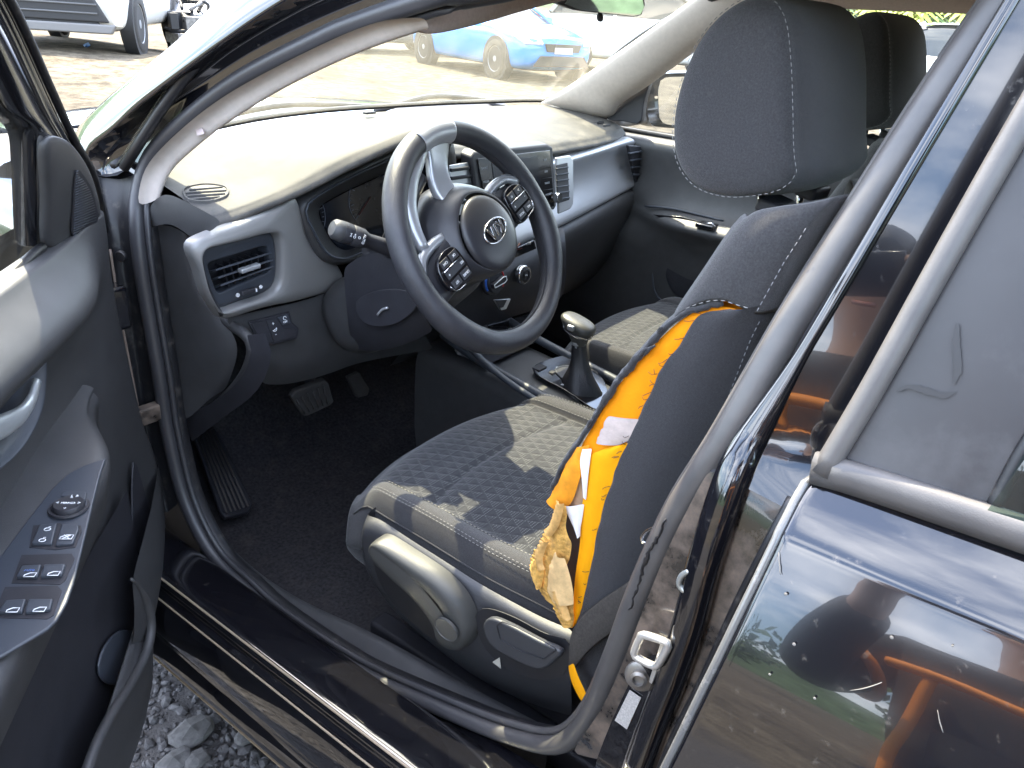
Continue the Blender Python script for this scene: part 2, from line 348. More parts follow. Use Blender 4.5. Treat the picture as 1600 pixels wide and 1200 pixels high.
# rolled edge of the pillar panel running down the jamb
bs = [bpl(p.x, p.y)+V((-.001, 0, 0)) for p in px(BS, 70)]
tube('jamb_strip', bs, [.005+.0095*smooth_(i, 34, 46) for i in range(70)], PAINT, car, up=V((-1, 0, 0)), prof=[(math.cos(q)*1.15, math.sin(q)*.75) for q in [2*math.pi*j/12 for j in range(12)]])
bs2 = spline([bpl(*p)+V((-.004, 0, 0)) for p in [(1240, 775), (1200, 850), (1150, 950), (1100, 1060), (1055, 1150), (1030, 1210)]], 40)
tube('jamb_weatherstrip', bs2, .0045, RUBBERD, car, n=8)
jc = [[bpl(x0+dx, y0)+V((-.003, 0, 0)) for dx in (-38, -12, 14, 40)] for x0, y0 in ((1046, 1020), (1026, 1060), (1006, 1100), (985, 1150), (960, 1215))]
grid('jamb_plate', jc, PAINT, car, sub=1)
# striker
stk = group('door_striker', car)
ax_ = V((-1, 0, 0)); cst = UX(1020, 1018, -.735)
loop = [UX(*p, -.748) for p in [(1000, 998), (1006, 992), (1040, 1003), (1043, 1012), (1028, 1038), (1020, 1040), (995, 1027), (991, 1020)]]
tube('striker_loop', spline(loop, 28, True), .0042, mat('zinc_plate', (.72, .70, .66), .3, metal=.7, dust=.3, dcol=(.7, .66, .6)), stk, closed=True, n=10)
lathe('striker_bolt', UX(1001, 1055, -.737), (-1, -.25, .25), [(.0165, 0), (.0165, .003), (.0145, .004), (.009, .0045), (.009, .011), (.006, .0125), (.006, .008)], mat('dull_bolt', (.22, .21, .20), .35, metal=.7), stk, n=20)
slab('striker_plate', [UX(*p, -.737) for p in [(1036, 996), (1048, 1004), (1046, 1050), (1026, 1070), (1016, 1062)]], (-.004, 0, 0), mat('zinc_plate2', (.62, .6, .56), .35, metal=.6), stk, bevel=.001)
lp = [UX(*p, -.742) for p in [(1078, 892), (1066, 899), (1061, 912), (1068, 922), (1082, 930)]]
tube('jamb_hook', spline(lp, 16), .0030, mat('zinc_hook', (.45, .47, .45), .35, metal=.7), car, n=8)
slab('reflective_sticker', [UX(*p, -.7395) for p in [(984, 1078), (1002, 1090), (980, 1139), (961, 1125)]], (-.0008, 0, 0), mat('retro_sticker', (.62, .60, .58), .35, metal=.3, var=.25, vscale=420), car, bevel=0)
# ---- rear door
rd = group('rear_door', car)
def rdp(y):  # profile (x, z) down the skin, edge of the door at the front
    return [(-.800, .972), (-.806, .967), (-.818, .957), (-.831, .944), (-.836, .9385), (-.8385, .934), (-.8415, .928), (-.852, .908), (-.8655, .878), (-.880, .846), (-.8905, .81), (-.899, .77), (-.905, .72), (-.909, .65), (-.910, .57), (-.908, .48), (-.904, .40), (-.89, .33), (-.87, .30)]
def xprof(z):
    P = rdp(0)
    for (xa, za), (xb, zb) in zip(P, P[1:]):
        if zb <= z <= za: return lerp(xa, xb, (za-z)/(za-zb))
    return P[0][0] if z > P[0][1] else P[-1][0]
def onprof(px_, py_):
    x = -.85
    for _ in range(30): p = UX(px_, py_, x); x = lerp(x, xprof(p.z), .6)
    return UX(px_, py_, x)
fe = spline([V((0, -.132, 1.0))]+[V((0, p.y, p.z)) for p in [onprof(*q) for q in [(1283, 748), (1262, 768), (1240, 805), (1205, 880), (1170, 950), (1130, 1030), (1090, 1112), (1052, 1190)]]]+[V((0, -.06, .45)), V((0, -.055, .25))], 80)
def fedge(z): return min(fe, key=lambda p: abs(p.z-z)).y
rows = []
for i, (x, z) in enumerate(rdp(0)):
    y0 = fedge(z)
    rows.append([V((x+.022, y0+.004, z-.002)), V((x+.010, y0+.0035, z)), V((x+.003, y0+.002, z))]+[V((x-.0025*math.sin(math.pi*min(1, t)), lerp(y0, -.98, t), z)) for t in (.0, .006, .02, .05, .1, .2, .35, .5, .7, .85, 1)])
grid('door_skin', rows, PAINT, rd, sub=2)
# highlight along the door edge, painted as a dusty grey tube
tube('door_edge', [V((rdp(0)[i][0]+.0035, fedge(z)+.0042, z)) for i, (x, z) in enumerate(rdp(0)) for _ in (0,)], .0034, mat('edge_highlight', (.10, .10, .10), .22, coat=.6, dust=.5, dcol=(.34, .32, .30), dscale=60), rd, n=8)
grid('door_end_face', [[V((x+.006, fedge(z)+.003, z)) for x, z in rdp(0)], [V((x+.06, fedge(z)-.012, z)) for x, z in rdp(0)]], PAINTD, rd)
# dried flakes and scratches on the paint
FLK = mat('paint_fleck', (.17, .158, .14), .7)
for k, (px, py) in enumerate([(1275, 1087), (1243, 1003), (1230, 925), (1395, 992), (1490, 1005), (1205, 1050)]):
    p = onprof(px, py)+V((-.0030, 0, 0))
    if p: lathe('paint_chip', p, (-1, 0, .3), [(random.uniform(.0006, .0014), 0), (.0004, .0003)], FLK, rd, n=7)
for a, b in [((1330, 1075), (1380, 1062)), ((1466, 1105), (1475, 1140)), ((1218, 860), (1222, 895))]:
    pp = [onprof(lerp(a[0], b[0], t/6)+random.uniform(-.6, .6), lerp(a[1], b[1], t/6)+2.5*math.sin(t*.5))+V((-.0028, 0, 0)) for t in range(7)]
    if all(pp): tube('paint_scratch', pp, [.00008+.00032*math.sin(math.pi*(i+.3)/7.5) for i in range(7)], FLK, rd, n=5)
# belt moulding and window frame
bm_ = spline([V((-.799, y, z)) for y, z in [(-.122, .981), (-.15, .984), (-.2, .986), (-.26, .988), (-.4, .992), (-.7, .998), (-.98, 1.0)]], 40)
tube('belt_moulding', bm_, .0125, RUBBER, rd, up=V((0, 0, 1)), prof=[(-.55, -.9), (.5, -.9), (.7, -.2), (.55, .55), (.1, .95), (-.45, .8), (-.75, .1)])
FRL = [(1790, -135), (1680, 50), (1600, 185), (1520, 325), (1440, 468), (1360, 612), (1284, 740)]
def rfp(px, py, o=0): return onp(px, py, (1, 0, -.30), -.800-.30*.985+o)
fr_ = spline([rfp(*p) for p in FRL], 30)
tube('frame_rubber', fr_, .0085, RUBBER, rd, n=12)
fr2 = [(1690, 60), (1612, 190), (1532, 330), (1452, 475), (1372, 620), (1298, 748)]
gl_ = [(1790, 380), (1730, 470), (1680, 560), (1640, 640), (1595, 710), (1548, 800)]
a_ = spline([rfp(*p, .004) for p in fr2], 20); b_ = spline([rfp(*p, .004) for p in gl_], 20)
APP = mat('matt_applique', (.034, .033, .035), .40, spec=.5, var=.18, vscale=10, dust=.34, dcol=(.17, .165, .16), dscale=5, dth=.44, rvar=.0)
grid('frame_applique', [a_, [lerp(p, q, .3)+V((-.003, 0, 0)) for p, q in zip(a_, b_)], [lerp(p, q, .7)+V((-.003, 0, 0)) for p, q in zip(a_, b_)], b_], APP, rd, sub=1)
tube('glass_run', b_, .005, RUBBERD, rd, n=8)
# scuffs on the applique
SC = mat('scuff', (.020, .020, .021), .40); SCW = mat('scuff_light', (.06, .059, .059), .45)
def scuff(name, P, w, m):
    w = w*.62
    pts = spline([rfp(*p, -.0012) for p in P], 24); A_, B_ = [], []
    for i, p in enumerate(pts):
        t = (pts[min(i+1, 23)]-pts[max(i-1, 0)]).normalized(); q = t.cross(V((-1, 0, .3))).normalized(); ww = w*(.2+math.sin(math.pi*(i+.3)/24))*random.uniform(.6, 1.2)
        A_.append(p-q*ww); B_.append(p+q*ww)
    grid(name, [A_, B_], m, rd)
scuff('scuff_mark', [(1496, 505), (1494, 540), (1497, 575), (1490, 600)], .0046, SC)
scuff('scuff_mark', [(1400, 612), (1420, 604), (1450, 612), (1475, 618), (1494, 612)], .0034, SC)
# rear side glass
gr = [V((-.805, y, .99)) for y in (-.23, -.5, -.95)]; gt = [V((-.70, y, 1.33)) for y in (-.31, -.55, -.9)]
grid('side_glass', [gr, gt], TGLASS, rd)
grid('door_liner', [[V((-.72, y, z)) for y in (-.14, -.5, -.98)] for z in (.33, .7, .97)], PLASTD, rd)
# roof rail outside, above the doors
rr = [[V((x, y, z)) for y in (.62, .4, .1, -.2, -.6, -1.0, -1.5)] for x, z in ((-.60, 1.335), (-.625, 1.35), (-.615, 1.385), (-.57, 1.415))]
grid('roof_rail', rr, PAINT, car, sub=1)
# ---- roof, headliner, right flank, floor
def roofz(x, y): return 1.43-.05*(x/.57)**2-.02*((y+.45)/1.0)**2
rx = [-.57, -.4, -.2, 0, .2, .4, .57]; ry = [.56, .3, 0, -.4, -.8, -1.2, -1.5]
grid('roof', [[V((x, y+(.05*(1-(x/.57)**2) if y > .5 else 0), roofz(x, y))) for x in rx] for y in ry], PAINT, car, sub=1)
grid('headliner', [[V((x*1.0, y, roofz(x, y)-.035-(.03 if abs(x) > .5 else 0))) for x in rx] for y in [.50, .3, 0, -.4, -.8, -1.2, -1.45]], CLOTH, car, sub=1)
# left headliner edge behind the seal
le = [[p+V((.05, 0, .0)) for p in roofrail], [p+V((.10, 0, .03)) for p in roofrail]]
grid('headliner_edge', le, CLOTH, car, sub=1)
# right-hand body side: door, pillar, rail
grid('flank', [[V((x, y, z)) for y in (1.25, .6, 0, -.6, -1.2, -2.0)] for x, z in ((.80, .2), (.86, .35), (.875, .6), (.865, .8), (.83, .93), (.78, .97))], PAINT, car, sub=1)
rpil = [[V((.745-k*.01, .02, .96)), V((.60, -.05, 1.34))] for k in range(1)]
def bar(name, a, b, sx, sy, m, par, ax=None): 
    a, b = V(a), V(b); d = (b-a).normalized(); s = V((0, 1, 0)); s = (s-d*s.dot(d)).normalized(); o = d.cross(s)
    return slab(name, [a+o*(i*sx/2)+s*(j*sy/2) for i, j in ((-1, -1), (1, -1), (1, 1), (-1, 1))], b-a, m, par, bevel=.012)
bar('pillar_trim', (.71, -.03, .94), (.59, -.10, 1.36), .05, .13, BEIGE, car)
bar('pillar_trim', (.71, -1.02, .96), (.57, -1.15, 1.36), .05, .14, BEIGE, car)
bar('pillar_trim', (-.71, -1.05, .96), (-.57, -1.2, 1.36), .05, .14, BEIGE, car)
# right roof rail
grid('roof_rail', [[V((x, y, z)) for y in (.66, .4, .1, -.3, -.8, -1.4)] for x, z in ((.575, 1.345), (.60, 1.348), (.63, 1.358), (.62, 1.385), (.57, 1.41))], BEIGE, car, sub=1)
floor_ = grid('floor_carpet', [[V((x, y, z)) for x in (-.70, -.5, -.3, -.12, -.08, .08, .12, .4, .70)] for y, z in ((1.48, .62), (1.36, .42), (1.22, .26), (1.05, .205), (.8, .20), (.4, .20), (0, .20), (-.6, .22), (-1.1, .24))], CARPET, car, sub=1)
grid('cowl_bulkhead', [[V((x, y, z)) for x in (-.70, 0, .70)] for y, z in ((1.50, .55), (1.50, .98))], PLASTD, car)
for s in (-1, 1):
    grid('footwell_side', [[V((.70 if s > 0 else -.645, y, z)) for y in (.98, 1.2, 1.52)] for z in (.18, .6, .985)], PLASTD, car)
# rear bench and parcel shelf block
rb = [[V((x, y, z)) for x in (-.66, -.3, 0, .3, .66)] for y, z in ((-.45, .36), (-.47, .52), (-.55, .56), (-.88, .53), (-.96, .60), (-1.06, .98), (-1.12, 1.0), (-1.18, .95), (-1.5, .95))]
grid('rear_bench', rb, FABD, car, sub=1)
for s in (-1, 1):
    grid('rear_side_trim', [[V((s*.68, y, z)) for y in (-.16, -.5, -1.5)] for z in (.2, .6, .97)], PLASTD, car)
# rear quarter, tail, bonnet, wings
def sect(y, w, top, belt, zc): return [V((-w*.97, y, .22)), V((-w, y, .45)), V((-w*.985, y, .7)), V((-w*.95, y, belt-.06)), V((-w*.88, y, belt)), V((-w*.5, y, top-.01)), V((0, y, top)), V((w*.5, y, top-.01)), V((w*.88, y, belt)), V((w*.95, y, belt-.06)), V((w*.985, y, .7)), V((w, y, .45)), V((w*.97, y, .22))]
fr = [sect(1.30, .84, .985, .955, 0), sect(1.42, .845, 1.0, .955, 0), sect(1.7, .85, .995, .93, 0), sect(2.0, .84, .955, .88, 0), sect(2.2, .79, .85, .79, 0), sect(2.28, .72, .62, .60, 0), sect(2.30, .70, .35, .34, 0)]
grid('bonnet', fr, PAINT, car, sub=2)
grid('front_wing', [[V((x, y, z)) for y in (1.30, 1.18, 1.06, 1.03)] for x, z in ((-.83, .24), (-.845, .45), (-.835, .7), (-.80, .88), (-.765, .945), (-.70, .975))], PAINT, car, sub=1)
bk = [sect(-.99, .905, 1.0, .99, 0), sect(-1.4, .90, 1.0, .99, 0), sect(-1.75, .84, .98, .96, 0), sect(-1.9, .74, .85, .82, 0), sect(-1.93, .70, .4, .4, 0)]
def open_top(r): return r[:5]
for s in (1, -1):
    grid('rear_quarter', [[V((p.x*s, p.y, p.z)) for p in r[:5]] for r in bk], PAINT, car, sub=1)
grid('tailgate', [[V((x, y, z)) for x in (-.72, -.35, 0, .35, .72)] for y, z in ((-1.75, .97), (-1.90, .85), (-1.95, .6), (-1.93, .35))], PAINT, car, sub=1)
grid('rear_window', [[V((x, y, z)) for x in (-.62, 0, .62)] for y, z in ((-1.74, .98), (-1.5, 1.38))], TGLASS, car)
def wheel(par, c, R=.30, w=.19, side_=-1, spokes=5, rim=None):
    c = V(c); ax = V((side_, 0, 0))
    t = lathe('tyre', c, ax, [(R*.66, -w/2), (R*.92, -w/2), (R*.985, -w*.42), (R, -w*.3), (R, w*.3), (R*.985, w*.42), (R*.92, w/2), (R*.68, w/2), (R*.64, w*.40), (R*.62, w*.1), (R*.2, w*.05)], TYRE, par, n=40)
    rm = lathe('rim', c, ax, [(R*.655, w*.43), (R*.64, w*.45), (R*.60, w*.40), (R*.57, w*.18)], rim or SILVER, par, n=40)
    for k in range(spokes):
        q = 2*math.pi*k/spokes; d = V((0, math.cos(q), math.sin(q))); s = V((0, -math.sin(q), math.cos(q)))
        slab('wheel_spoke', [c+ax*(w*.33)+d*(R*a)+s*(R*b) for a, b in ((.1, -.10), (.62, -.07), (.62, .07), (.1, .10))], ax*(w*.08), rim or SILVER, par, bevel=.004)
    lathe('wheel_hub', c, ax, [(R*.16, w*.36), (R*.15, w*.44), (R*.05, w*.45)], rim or SILVER, par, n=16)
TYRE = mat('tyre', (.022, .021, .020), .8, var=.2, dust=.5, dcol=(.25, .21, .17), dscale=20)
for sx in (-1, 1):
    for y in (1.68, -1.0):
        wg = group('wheel', car); wheel(wg, (sx*.765, y, .305), side_=sx)
# ---- windscreen, pillar trims
wb = spline([V(p) for p in [(-.70, .99, 1.0), (-.58, 1.06, 1.015), (-.324, 1.165, 1.02), (-.10, 1.215, 1.02), (.10, 1.215, 1.02), (.314, 1.20, 1.02), (.464, 1.172, 1.02), (.639, 1.136, 1.02), (.70, 1.09, 1.01)]], 21)
wt = spline([V(p) for p in [(-.58, .51, 1.355), (-.4, .56, 1.385), (0, .60, 1.40), (.4, .57, 1.385), (.58, .52, 1.355)]], 21)
def wrow(t): return [lerp(a, b, t)+V((0, .03*math.sin(math.pi*t), .035*math.sin(math.pi*t))) for a, b in zip(wb, wt)]
grid('windscreen', [wrow(t/8) for t in range(9)], WGLASS, car)
grid('cowl', [[p+V((0, -.004, -.012)) for p in wb], [p+V((0, .03, -.020)) for p in wb], [V((p.x*1.1, 1.34, .972)) for p in wb], [V((p.x*1.12, 1.40, .99)) for p in wb]], PLASTD, car)
for x0, x1, y0, y1 in ((-.45, .12, 1.235, 1.285), (.10, .55, 1.25, 1.27)):
    tube('wiper_arm', spline([V((x0, y0, 1.005)), V(((x0+x1)/2, (y0+y1)/2+.01, 1.03)), V((x1, y1, 1.012))], 14), .007, RUBBERD, car, n=6)
tube('windscreen_seal', [p+V((0, .004, .002)) for p in wb], .006, RUBBERD, car, n=8)
def wsx(a, k=.03): return [lerp(wrow(t/8)[a], wrow(t/8)[a], 0)+V((0, 0, 0)) for t in range(9)]
for sgn, idx in ((1, 20), (-1, 0)):
    e = [wrow(t/10)[idx] for t in range(11)]
    tube('windscreen_edge', [p+V((-sgn*.012, -.004, -.002)) for p in e], .008, RUBBERD, car, n=8)
# right pillar trim (beige): outer and inner edges read off the photograph
i_ = [(842, 160), (870, 145), (940, 98), (1000, 56), (1078, 0), (1120, -30)]
o_ = [(905, 180), (948, 182), (960, 162), (1010, 128), (1090, 70), (1200, 5)]
i3 = spline([UX(*p, .63-.06*k/5) for k, p in enumerate(i_)], 24)
o3 = spline([UX(*p, .675-.05*k/5) for k, p in enumerate(o_)], 24)
grid('pillar_trim', [[p+V((.02, .02, -.01)) for p in i3], i3, [lerp(a, b, .3)+V((-.012, -.01, .006)) for a, b in zip(i3, o3)], [lerp(a, b, .7)+V((-.012, -.010, .004)) for a, b in zip(i3, o3)], o3, [p+V((.03, .0, -.005)) for p in o3]], BEIGE, car, sub=1)
# left pillar trim (beige), seen between the seal and the windscreen
lo = [(231, 318), (233, 300), (246, 256), (300, 200), (375, 144), (500, 78), (600, 36), (664, 28)]
li = [(256, 306), (258, 296), (274, 266), (314, 230), (356, 198), (450, 140), (560, 88), (672, 48)]
lo3 = spline([side(*p, -.700) for p in lo], 26); li3 = spline([side(*p, -.682) for p in li], 26)
grid('pillar_trim', [[p+V((-.02, -.004, 0)) for p in lo3], lo3, [lerp(a, b, .5)+V((-.004, -.004, .0)) for a, b in zip(lo3, li3)], li3, [p+V((.004, .03, 0)) for p in li3]], BEIGE, car, sub=1)
slab('pillar_tag', [side(*p, -.70) for p in [(305, 203), (316, 200), (319, 209), (308, 212)]], (.002, .002, 0), mat('pale_tag', (.6, .5, .48), .6), car, bevel=0)
# sun visor / windscreen header
ve = [(650, 50), (672, 56), (700, 52), (750, 40), (810, 22), (870, 6), (950, -12)]
v3 = spline([UY(*p, .50) for p in ve], 24)
vt = [V((p.x, .52, 1.36)) for p in v3]
grid('sun_visor', [[p+V((0, .012, .002)) for p in v3], v3, [p+V((0, -.006, .010)) for p in v3], [lerp(a, b, .3)+V((0, -.008, 0)) for a, b in zip(v3, vt)], vt], CLOTH, car, sub=1)
hd = [(600, 40), (640, 28), (668, 20), (680, 40)]
slab('header_trim', [UY(*p, .52) for p in [(640, 28), (655, 5), (690, -20), (676, 44), (662, 42)]], (0, .02, 0), mat('maroon_trim', (.09, .035, .03), .6), car, bevel=.003)
# rear-view mirror
rv = group('interior_mirror', car)
mo = [UY(*p, .56) for p in [(872, 6), (880, -8), (960, -22), (1006, -12), (1010, 12), (1004, 24), (992, 27), (900, 17)]]
slab('mirror_housing', poly(mo, 24, True), (.004, .03, .004), PLASTD, rv, bevel=.004)
slab('mirror_glass', [lerp(sum(mo, V())/8, p, .90)+V((0, -.0008, 0)) for p in mo], (0, -.001, 0), mat('mirror', (.75, .77, .77), .03, metal=1), rv, bevel=0)
bar('mirror_stem', UY(945, -10, .585), (0, .66, 1.36), .022, .022, PLASTD, rv)
bar('mirror_lever', UY(937, 22, .565), UY(938, 32, .57), .010, .012, PLASTD, rv)
# ================================================================ dashboard
db = group('dashboard', car)
NX = 41
def smooth01(t): t = max(0, min(1, t)); return t*t*(3-2*t)
def itp(tab, x):
    if x <= tab[0][0]: return tab[0][1:]
    for a, b in zip(tab, tab[1:]):
        if x <= b[0]:
            t = (x-a[0])/(b[0]-a[0]); t = t*t*(3-2*t) if len(a) > 9 else t
            return tuple(lerp(p, q, t) for p, q in zip(a[1:], b[1:]))
    return tab[-1][1:]
# lip of the pad: x, y, z (the cowl over the dials stands up and comes forward)
LIP = [(-.69, .835, .932), (-.64, .80, .948), (-.57, .79, .965), (-.505, .775, .986), (-.45, .745, 1.018), (-.40, .725, 1.038), (-.336, .718, 1.056), (-.27, .72, 1.064), (-.21, .735, 1.06), (-.165, .775, 1.03), (-.13, .82, 1.0), (-.09, .845, .985), (0, .85, .978), (.15, .85, .966), (.297, .85, .955), (.485, .85, .957), (.60, .855, .962), (.69, .88, .965)]
def lip(x): return V((x,)+tuple(itp(LIP, x)))
def base(x): return V((x,)+tuple(itp([(p.x, p.y, p.z) for p in wb], x)))
xs = [lerp(-.658, .685, i/(NX-1)) for i in range(NX)]
rows = []
for x in xs:
    b, l = base(x), lip(x); hood = max(0, l.z-.985)
    r = [b+V((0, .02, -.02)), b+V((0, -.012, -.004))]
    for t in (.15, .35, .55, .75, .9, .97):
        p = lerp(b, l, t); q_ = smooth01(( -.42-x)/.15); z = lerp(lerp(1.012, .996, q_), l.z+lerp(.012, .008, q_), t**2.2 if hood > 0 else t); p.z = z+.010*math.sin(math.pi*t)*(1-hood*8 if hood < .1 else .2)*(1-q_)
        r.append(p)
    r += [l+V((0, .006, .006)), l+V((0, -.004, .001)), l+V((0, -.005, -.007)), l+V((0, .004, -.013)), l+V((0, .03, -.016))]
    rows.append(r)
dash_o = grid('dash_top', rows, DASH, db, sub=2)
from mathutils.bvhtree import BVHTree
bpy.context.view_layer.update(); DBV = BVHTree.FromObject(dash_o, bpy.context.evaluated_depsgraph_get())
def ondash(px, py, o=0):
    h = DBV.ray_cast(CAM, ray(px, py).normalized()); return (h[0] if h[0] is not None else UZ(px, py, .975))+V((0, 0, o))
# defroster slot and sensor on the pad
def ontop(px, py):
    p = UZ(px, py, 1.02); return p
dv = [(288, 303), (293, 295), (320, 290), (348, 293), (355, 300), (350, 309), (325, 316), (298, 314)]
dz = .968
sv = spline([ondash(*p, .0015) for p in dv], 32, True)
cc = sum(sv, V())/32
grid('demister_surround', [[lerp(cc, p, 1.14)+V((0, 0, -.006)) for p in sv], [lerp(cc, p, 1.08)+V((0, 0, .002)) for p in sv], [p+V((0, 0, .002)) for p in sv], [lerp(cc, p, .97)+V((0, 0, -.004)) for p in sv]], DASH, db, cu=True, angle=50)
raw('demister_well', [p+V((0, 0, .0002)) for p in sv], [tuple(range(32))], PLASTD, db)
for k in range(4):
    y0 = 297+k*5.0; s_ = (26, 32, 30, 22)[k]
    a = ondash(322-s_, y0+1.5, .003); b = ondash(322+s_, y0-2.5, .003)
    box('demister_slat', (a+b)/2+V((0, 0, -.002)), (b-a).length, .004, .005, DASH, db, ax=((b-a).normalized(), V((0, 0, 1)).cross((b-a).normalized()), V((0, 0, 1))), bevel=.001)
for px, py in ((926, 187), (938, 191), (948, 196)):
    p = UZ(px, py, .992); box('demister_slot', p, .03, .006, .006, PLASTD, db, bevel=.001)
box('sun_sensor', UZ(577, 176, 1.024), .03, .014, .005, PLASTD, db, bevel=.002)
# ---- end cap of the dash beside the door, kick panel
ec = [[UX(*p, -.676) for p in [(234, 322), (258, 303), (300, 320), (347, 346)]], [UX(*p, -.678) for p in [(234, 338), (262, 328), (296, 345), (338, 356)]], [UX(*p, -.676) for p in [(234, 356), (264, 350), (290, 364), (304, 376)]]]
ec = [[p for p in spline(r, 10)] for r in ec]
grid('dash_end_cap', ec, PLAST, db, sub=1)
e2 = [[(238, 348), (236, 430), (245, 520), (256, 600), (286, 662)], [(268, 352), (278, 420), (290, 500), (302, 570), (310, 640)], [(292, 366), (306, 440), (338, 505), (352, 560), (330, 620)], [(303, 378), (318, 445), (350, 500), (372, 545), (352, 610)]]
rows = [spline([UX(*p, -.668+.012*k) for p in r], 14) for k, r in enumerate(e2)]
grid('kick_panel', rows, PLAST, db, sub=1)
# rolled outer edge of the kick panel
rim_ = spline([UX(*p, -.628) for p in [(312, 430), (324, 465), (352, 500), (388, 528), (392, 560), (372, 600), (330, 640), (290, 660)]], 36)
tube('kick_panel_edge', rim_, .009, PLAST, db, n=10)
k3 = [spline([UX(*p, -.655+.01*k) for p in r], 14) for k, r in enumerate([[(286, 650), (330, 630), (372, 596), (392, 556), (386, 524)], [(300, 690), (352, 650), (400, 612), (424, 560), (414, 520)]])]
grid('kick_panel_lower', k3, PLASTD, db)
# ---- driver-side fascia: warm grey surround with the air vent
def FY(px, py, o=0): return onp(px, py, (-.10, 1, .16), .80+.16*.86+.06+o)    # fascia plane, leaning back, turned a touch to the driver
so_ = [(298, 384), (330, 366), (372, 350), (440, 320), (466, 306), (476, 340), (484, 372), (502, 398), (530, 412), (540, 446), (478, 468), (420, 480), (352, 500), (340, 488), (322, 460), (310, 420)]
si_ = [(320, 392), (345, 384), (375, 377), (415, 366), (432, 364), (440, 374), (443, 395), (443, 420), (441, 440), (434, 455), (415, 466), (385, 476), (346, 489), (338, 478), (326, 452), (318, 415)]
def ring(name, loops, m, par, **k): return grid(name, loops, m, par, cu=True, **k)
SO = [FY(*p) for p in so_]; SI = [FY(*p, -.006) for p in si_]; SI2 = [FY(*p, .0) for p in si_]
n_ = 64
so3, si3 = spline(SO, n_, True), spline(SI, n_, True)
def match(a, b):
    """rotate loop b so its points pair with those of a"""
    best = min(range(len(b)), key=lambda s: sum((a[i]-b[(i+s) % len(b)]).length for i in range(0, len(a), 4)))
    return [b[(i+best) % len(b)] for i in range(len(b))]
si3 = match(so3, si3); back = V((-.02, .03, 0))
csi = sum(si3, V())/n_
ring('fascia_surround', [[p+V((0, .02, 0)) for p in so3], so3, [lerp(a, b, .35) for a, b in zip(so3, si3)], [lerp(a, b, .8)+V((0, -.004, 0)) for a, b in zip(so3, si3)], si3, [lerp(csi, p, .985)+V((0, .008, 0)) for p in si3], [lerp(csi, p, .96)+V((0, .022, 0)) for p in si3]], SILVERW, db, sub=1)
vo_ = [(326, 412), (350, 404), (385, 393), (414, 385), (419, 390), (421, 405), (424, 418), (420, 425), (400, 434), (370, 447), (348, 457), (340, 456), (333, 440), (328, 425)]
VO = spline([FY(*p, .008) for p in vo_], n_, True); VO = match(si3, VO)
cvo = sum(VO, V())/n_
ring('vent_bezel', [[lerp(csi, p, .965)+V((0, .018, 0)) for p in si3], [lerp(lerp(csi, p, .93), q, .15)+V((0, .010, 0)) for p, q in zip(si3, VO)], [lerp(p, q, .6)+V((0, .006, 0)) for p, q in zip(si3, VO)], [lerp(p, q, .94)+V((0, .002, 0)) for p, q in zip(si3, VO)], VO, [p+V((0, .03, 0)) for p in VO]], PLASTG, db, sub=1)
raw('vent_well', [p+V((0, .028, 0)) for p in VO], [tuple(range(n_))], PLASTD, db)
for k, (a, b) in enumerate([((330, 424), (420, 396)), ((334, 436), (422, 407)), ((338, 448), (423, 417))]):
    A, B = FY(*a, .014), FY(*b, .014); d = (B-A).normalized()
    box('vent_slat', (A+B)/2, (B-A).length*.97, .022, .0032, PLASTG, db, ax=(d, V((0, .93, -.37)), d.cross(V((0, .93, -.37)))), bevel=.001)
for k in range(7):
    t = .12+.76*k/6; A = lerp(FY(332, 416, .024), FY(418, 390, .024), t); B = lerp(FY(344, 452, .024), FY(420, 420, .024), t)
    d = (B-A).normalized(); box('vent_vane', (A+B)/2, .0025, .016, (B-A).length, PLASTD, db, ax=(V((1, 0, 0)), V((0, 1, 0)), d), bevel=0)
A, B = FY(372, 423, .002), FY(402, 413, .002); d = (B-A).normalized()
box('vent_tab', (A+B)/2+V((0, -.004, 0)), (B-A).length, .012, .007, SILVER, db, ax=(d, V((0, 1, 0)), d.cross(V((0, 1, 0)))), bevel=.002)
A, B = FY(376, 459, -.001), FY(402, 451, -.001); d = (B-A).normalized()
box('vent_thumbwheel', (A+B)/2, (B-A).length, .008, .008, PLASTD, db, ax=(d, V((0, 1, 0)), d.cross(V((0, 1, 0)))), bevel=.002)
box('thumbwheel_mark', lerp(A, B, .84)+V((0, -.0045, 0)), .0022, .001, .0055, WHITE, db, bevel=0)
lathe('vent_symbol', FY(371, 461, .001), (0, -1, 0), [(.0032, 0), (.0032, .0015), (.0020, .0015), (.0020, 0)], WHITE, db, n=14)
lathe('vent_symbol', FY(407, 448, .001), (0, -1, 0), [(.0032, 0), (.0032, .0015), (.0008, .0015)], WHITE, db, n=5)
# seam line of the fascia on the outer side
tube('fascia_shadow_gap', spline([FY(*p, -.001) for p in [(312, 392), (318, 425), (330, 462), (346, 492)]], 16), .0035, PLASTD, db, n=6)
